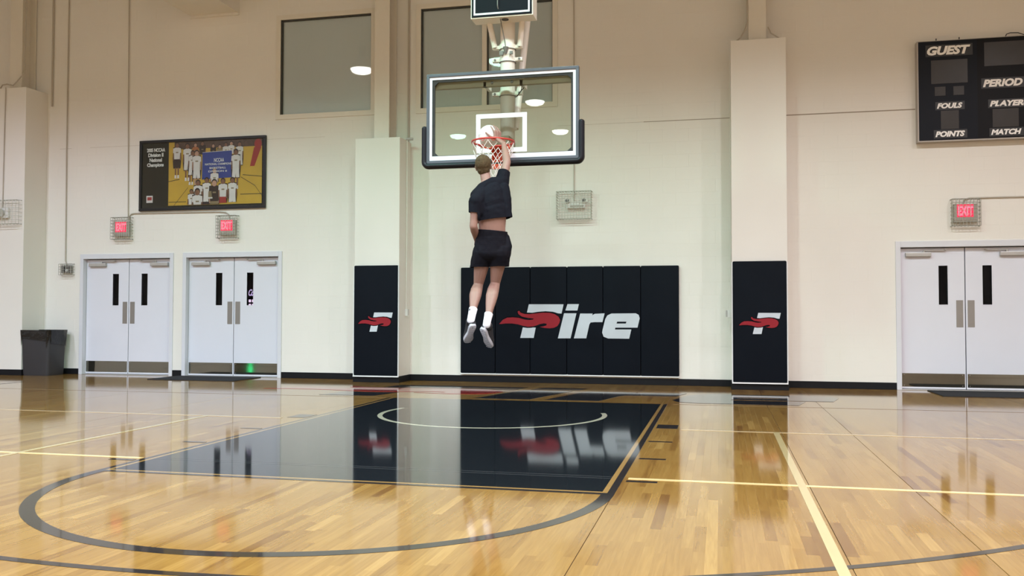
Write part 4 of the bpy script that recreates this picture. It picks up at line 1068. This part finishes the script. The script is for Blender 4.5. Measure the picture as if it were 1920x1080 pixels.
# hair: cap over the skull, short at the nape
hair = MB()
hair.ell(hp(0, -.012, .030), (.086, .103, .100), HR, 22, 14); hair.ell(hp(0, .035, .070), (.070, .060, .056), HR); hair.ell(hp(0, -.045, -.025), (.068, .060, .068), HR, 18, 12)
hm = remesh(hair, .005, 2, 'hair')
bm2 = bmesh.new(); bm2.from_mesh(hm)
kill = [v for v in bm2.verts if (HR.transposed() @ (v.co - HD)).y > .040 and (HR.transposed() @ (v.co - HD)).z < .052]
bmesh.ops.delete(bm2, geom=kill, context='VERTS')
for v in bm2.verts:
    l_ = HR.transposed() @ (v.co - HD)
    d = (v.co - HD).normalized(); v.co += d * (.003 * mnoise.noise(v.co * 40) + .0025 * mnoise.noise(v.co * 150 + V((3, 1, 2))))
bm2.to_mesh(hm); bm2.free(); hm.materials.clear(); hm.materials.append(M['hair']); link('hair', hm, per)

def garment(mb, voxel, name, cuts, m_, thick=.004, wr=(.006, 14), smooth=3):
    me = remesh(mb, voxel, smooth, name); b2 = bmesh.new(); b2.from_mesh(me)
    for (pt, nrm, cond) in cuts:
        g = [f for f in b2.faces if cond is None or cond(f.calc_center_median())]
        ge = list({e for f in g for e in f.edges}); gv = list({v for f in g for v in f.verts})
        bmesh.ops.bisect_plane(b2, geom=gv + ge + g, dist=1e-5, plane_co=pt, plane_no=nrm)
        n_ = V(nrm).normalized()
        kill = [f for f in b2.faces if (f.calc_center_median() - V(pt)).dot(n_) > 1e-5 and (cond is None or cond(f.calc_center_median()))]
        bmesh.ops.delete(b2, geom=kill, context='FACES')
    b2.normal_update()
    for v in b2.verts:
        q = v.co
        wv = mnoise.noise(V((q.x * 9 + q.z * 6, q.y * 9, q.z * wr[1]))) + .6 * mnoise.noise(q * 23)
        v.co = v.co + v.normal * (wr[0] * wv)
    b2.to_mesh(me); b2.free()
    me.materials.clear(); me.materials.append(M[m_])
    o = link(name, me, per); s_ = o.modifiers.new('thick', 'SOLIDIFY'); s_.thickness = thick; s_.offset = 1
    return o
sh = MB(); torso(sh, .013, TORSO[3:])
SHK = [((.160, -2.25, 2.07), .180, .128, .09, .24, -.10), ((.158, -2.255, 2.15), .176, .128, .09, .30, -.2), ((.152, -2.255, 2.22), .174, .126, .09, .36, -.3)]
torso(sh, .010, SHK)
sh.chain([((.018, -2.34, 2.34), .072), ((.085, -2.25, 2.462), .066), ((.15, -2.22, 2.48), .068), ((.225, -2.18, 2.49), .072)])
sh.chain([((.085, -2.25, 2.43), .072), (LSH, .076), (LSH + V((.03, .05, -.09)), .078), ((.07, -2.30, 2.15), .08)])
sh.chain([(LSH, .074), (LSH.lerp(LEL, .3), .068), (LSH.lerp(LEL, .62), .063)])
sh.chain([(RSH, .080), (RSH.lerp(REL, .3), .068), (RSH.lerp(REL, .66), .060)])
sh.chain([((.262, -2.20, 2.44), .062), ((.288, -2.225, 2.33), .062), ((.298, -2.24, 2.22), .060), ((.306, -2.25, 2.12), .052), ((.312, -2.25, 2.05), .05)])
sh.chain([((.318, -2.25, 2.20), .040), ((.330, -2.255, 2.13), .042), ((.334, -2.255, 2.08), .042)])
lcut = LSH.lerp(LEL, .46); rcut = RSH.lerp(REL, .52)
garment(sh, .006, 'shirt', [(lcut, (LEL - LSH), lambda c_: (c_ - LEL).length < .22 and c_.x < .05 and (c_ - LSH).cross(LEL - LSH).length / (LEL - LSH).length < .080),
                            (rcut, (REL - RSH), lambda c_: (c_ - REL).length < .20 and c_.z > 2.55 and c_.x > .15),
                            ((.088, -2.22, 2.502), (-.62, .05, 1), lambda c_: c_.x < .15 and c_.z > 2.45),
                            ((.01, -2.25, 2.072), (.15, 0, -1), lambda c_: c_.z < 2.3)], 'cloth', .004, (.0045, 15), 6)
st = MB(); torso(st, .016, TORSO[:4])
for hpj, kn, ox in ((LHP, LKN, -.012), (RHP, RKN, .012)):
    st.chain([(hpj, .116), (hpj.lerp(kn, .28) + V((ox, 0, 0)), .108), (hpj.lerp(kn, .55) + V((ox * 1.5, 0, 0)), .102), (hpj.lerp(kn, .75) + V((ox, 0, 0)), .10)])
st.chain([((.285, -2.20, 1.91), .045), ((.312, -2.205, 1.82), .046), ((.296, -2.20, 1.73), .045)])
garment(st, .006, 'shorts', [((.145, -2.23, 1.985), (.08, 0, 1), None), ((.11, -2.2, 1.612), (.02, 0, -1), None)], 'short', .004, (.0035, 12), 6)
# socks
for nm, kn, an, f0 in (('sock', LKN, LAN, .78), ('sock', RKN, RAN, .83)):
    k_ = MB(); k_.chain([(kn.lerp(an, f0 - .03), .0475), (kn.lerp(an, .94), .0425), (an, .0425), (an + V((0, -.028, -.042)), .041)])
    d = (kn - an).normalized(); me = remesh(k_, .005, 2, 'sock'); b2 = bmesh.new(); b2.from_mesh(me)
    bmesh.ops.bisect_plane(b2, geom=b2.verts[:] + b2.edges[:] + b2.faces[:], plane_co=kn.lerp(an, f0 + .0), plane_no=d, clear_outer=True)
    b2.to_mesh(me); b2.free(); me.materials.clear(); me.materials.append(M['sock']); o = link('sock', me, per)
    if f0 < .80:
        mk = MB(); cc = kn.lerp(an, .84) + V((-.022, -.040, .01)); mk.ell(cc, (.007, .006, .018)); mk.ell(cc + V((.001, -.003, -.032)), (.006, .006, .014)); mk.obj('sock_mark', M['black'], o, smooth=80)
# shoes
SOLE = [(0, 0), (.022, .004), (.034, .018), (.038, .045), (.034, .09), (.031, .13), (.040, .175), (.050, .21), (.048, .25), (.036, .282), (.012, .300), (-.014, .300), (-.034, .284), (-.046, .25), (-.047, .21), (-.040, .17), (-.032, .13), (-.034, .09), (-.038, .045), (-.034, .018), (-.022, .004)]
def shoe(heel, toe, ankle, mir, label):
    yv = (toe - heel).normalized(); zv = (ankle - heel); zv = (zv - yv * zv.dot(yv)).normalized(); xv = yv.cross(zv)
    P = lambda a, b_, c_: heel + xv * a * mir + yv * b_ + zv * c_
    ring = lambda s_, z_, sy=1.0, oy=0: [P(a * s_, oy + .15 + (b_ - .15) * sy, z_ + .012 * max(0, (b_ - .22) / .08) ** 1.5) for a, b_ in SOLE]
    so = MB(); so.loft([ring(.86, -.004, .96), ring(.98, .0, .995), ring(1.03, .010, 1.005), ring(1.02, .028, 1.0)]); s0 = so.obj('shoe', M['sole'], per, smooth=50)
    gr = MB()
    for k in range(9):
        yy = .03 + k * .03; hw = .026 if .07 < yy < .17 else .033
        gr.tube([P(-hw, yy, -.005), P(0, yy + .006, -.006), P(hw, yy, -.005)], .0014, n=5)
    gr.obj('tread', M['sole'], s0, kind='stuff')
    up_ = MB(); def_ = []
    def ur(s_, z_, y0, y1):      # upper ring squeezed between y0 and y1
        return [P(a * s_, y0 + b_ / .30 * (y1 - y0), z_) for a, b_ in SOLE]
    up_.loft([ur(.98, .024, .004, .297), ur(1.0, .045, .000, .294), ur(.92, .066, .000, .262), ur(.84, .082, .0, .20), ur(.80, .098, .002, .15), ur(.78, .112, .004, .125)])
    up_.chain([(P(0, .036, .034), .040), (P(0, .036, .060), .049), (P(0, .050, .088), .052)])
    u = up_.obj('shoe_upper', M['shoe'], s0, smooth=60)
shoe(V((.006, -2.425, .997)), V((-.118, -2.235, .800)), LAN + V((0, -.01, 0)), 1, '')
shoe(V((.090, -2.415, .965)), V((.118, -2.215, .762)), RAN + V((0, -.01, 0)), -1, '')

# added unseen cooler with a green glow panel, by the left wall beyond the frame: its glow shows in the kick plates
ck = thing('added_lightbox', 'added unseen cooler with green glow panel by the left side wall', 'lightbox', (-16.7, -16.2, 0))
mb = MB(); mb.box(-16.98, -16.45, -16.55, -15.85, 0, 1.8, .02); mb.obj('cabinet', M['black'], ck)
mb = MB(); mb.box(-16.45, -16.43, -16.32, -16.08, .98, 1.38, .004); mb.obj('glow_panel', mat('green glow panel', (0.1, 0.6, 0.3), 0.4, emit=(0.02, 1.0, 0.34), estr=14.0), ck)  # glowing panel put in only for its green reflection in the kick plates

# ------------------------------------------------------------------ high bay lamps
hb = None
proto = {}
def make_lamp(i, j, green):
    lx, ly = LAMP_X[i], LAMP_Y[j]; col = lamp_colour(i, j)
    t = thing('high_bay_lamp', ('greenish' if green else 'white') + ' high bay lamp with wide aluminium reflector hung from the ceiling', 'lamp', (lx, ly, LAMP_Z), 'greenish high bay lamps' if green else 'white high bay lamps')
    rf = MB(); prof = [(.30, .0), (.29, .05), (.24, .16), (.16, .28), (.10, .33)]; n = 24
    rf.loft([[(lx + r_ * math.cos(2 * PI * k / n), ly + r_ * math.sin(2 * PI * k / n), LAMP_Z + z_) for k in range(n)] for r_, z_ in prof], caps=False); rf.obj('reflector', M['alu'], t, smooth=60)
    mb = MB(); mb.cyl((lx, ly, LAMP_Z + .33), (lx, ly, LAMP_Z + .62), .10, n=16); mb.obj('ballast', M['closer'], t, smooth=40)
    mb = MB(); mb.cyl((lx, ly, LAMP_Z + .62), (lx, ly, RZ), .012, n=8); mb.obj('hanging_rod', M['closer'], t)
    mb = MB(); mb.loft([[(lx + r_ * math.cos(2 * PI * k / n), ly + r_ * math.sin(2 * PI * k / n), LAMP_Z + z_) for k in range(n)] for r_, z_ in ((.285, .03), (.285, .0), (.25, -.06), (.15, -.10), (.02, -.115))]); mb.obj('lens', M['lamp_on_green' if green else 'lamp_on'], t)
for j in range(len(LAMP_Y)):
    for i in range(len(LAMP_X)):
        green = (i, j) in ((2, 0), (1, 4)); make_lamp(i, j, green)
        ld = bpy.data.lights.new('lamp_light', 'SPOT'); ld.energy = LAMP_W; ld.color = lamp_colour(i, j); ld.spot_size = D(150); ld.spot_blend = .35; ld.shadow_soft_size = .20
        lo = bpy.data.objects.new('lamp_light', ld); COL.objects.link(lo); lo.location = (LAMP_X[i], LAMP_Y[j], LAMP_Z - .22)
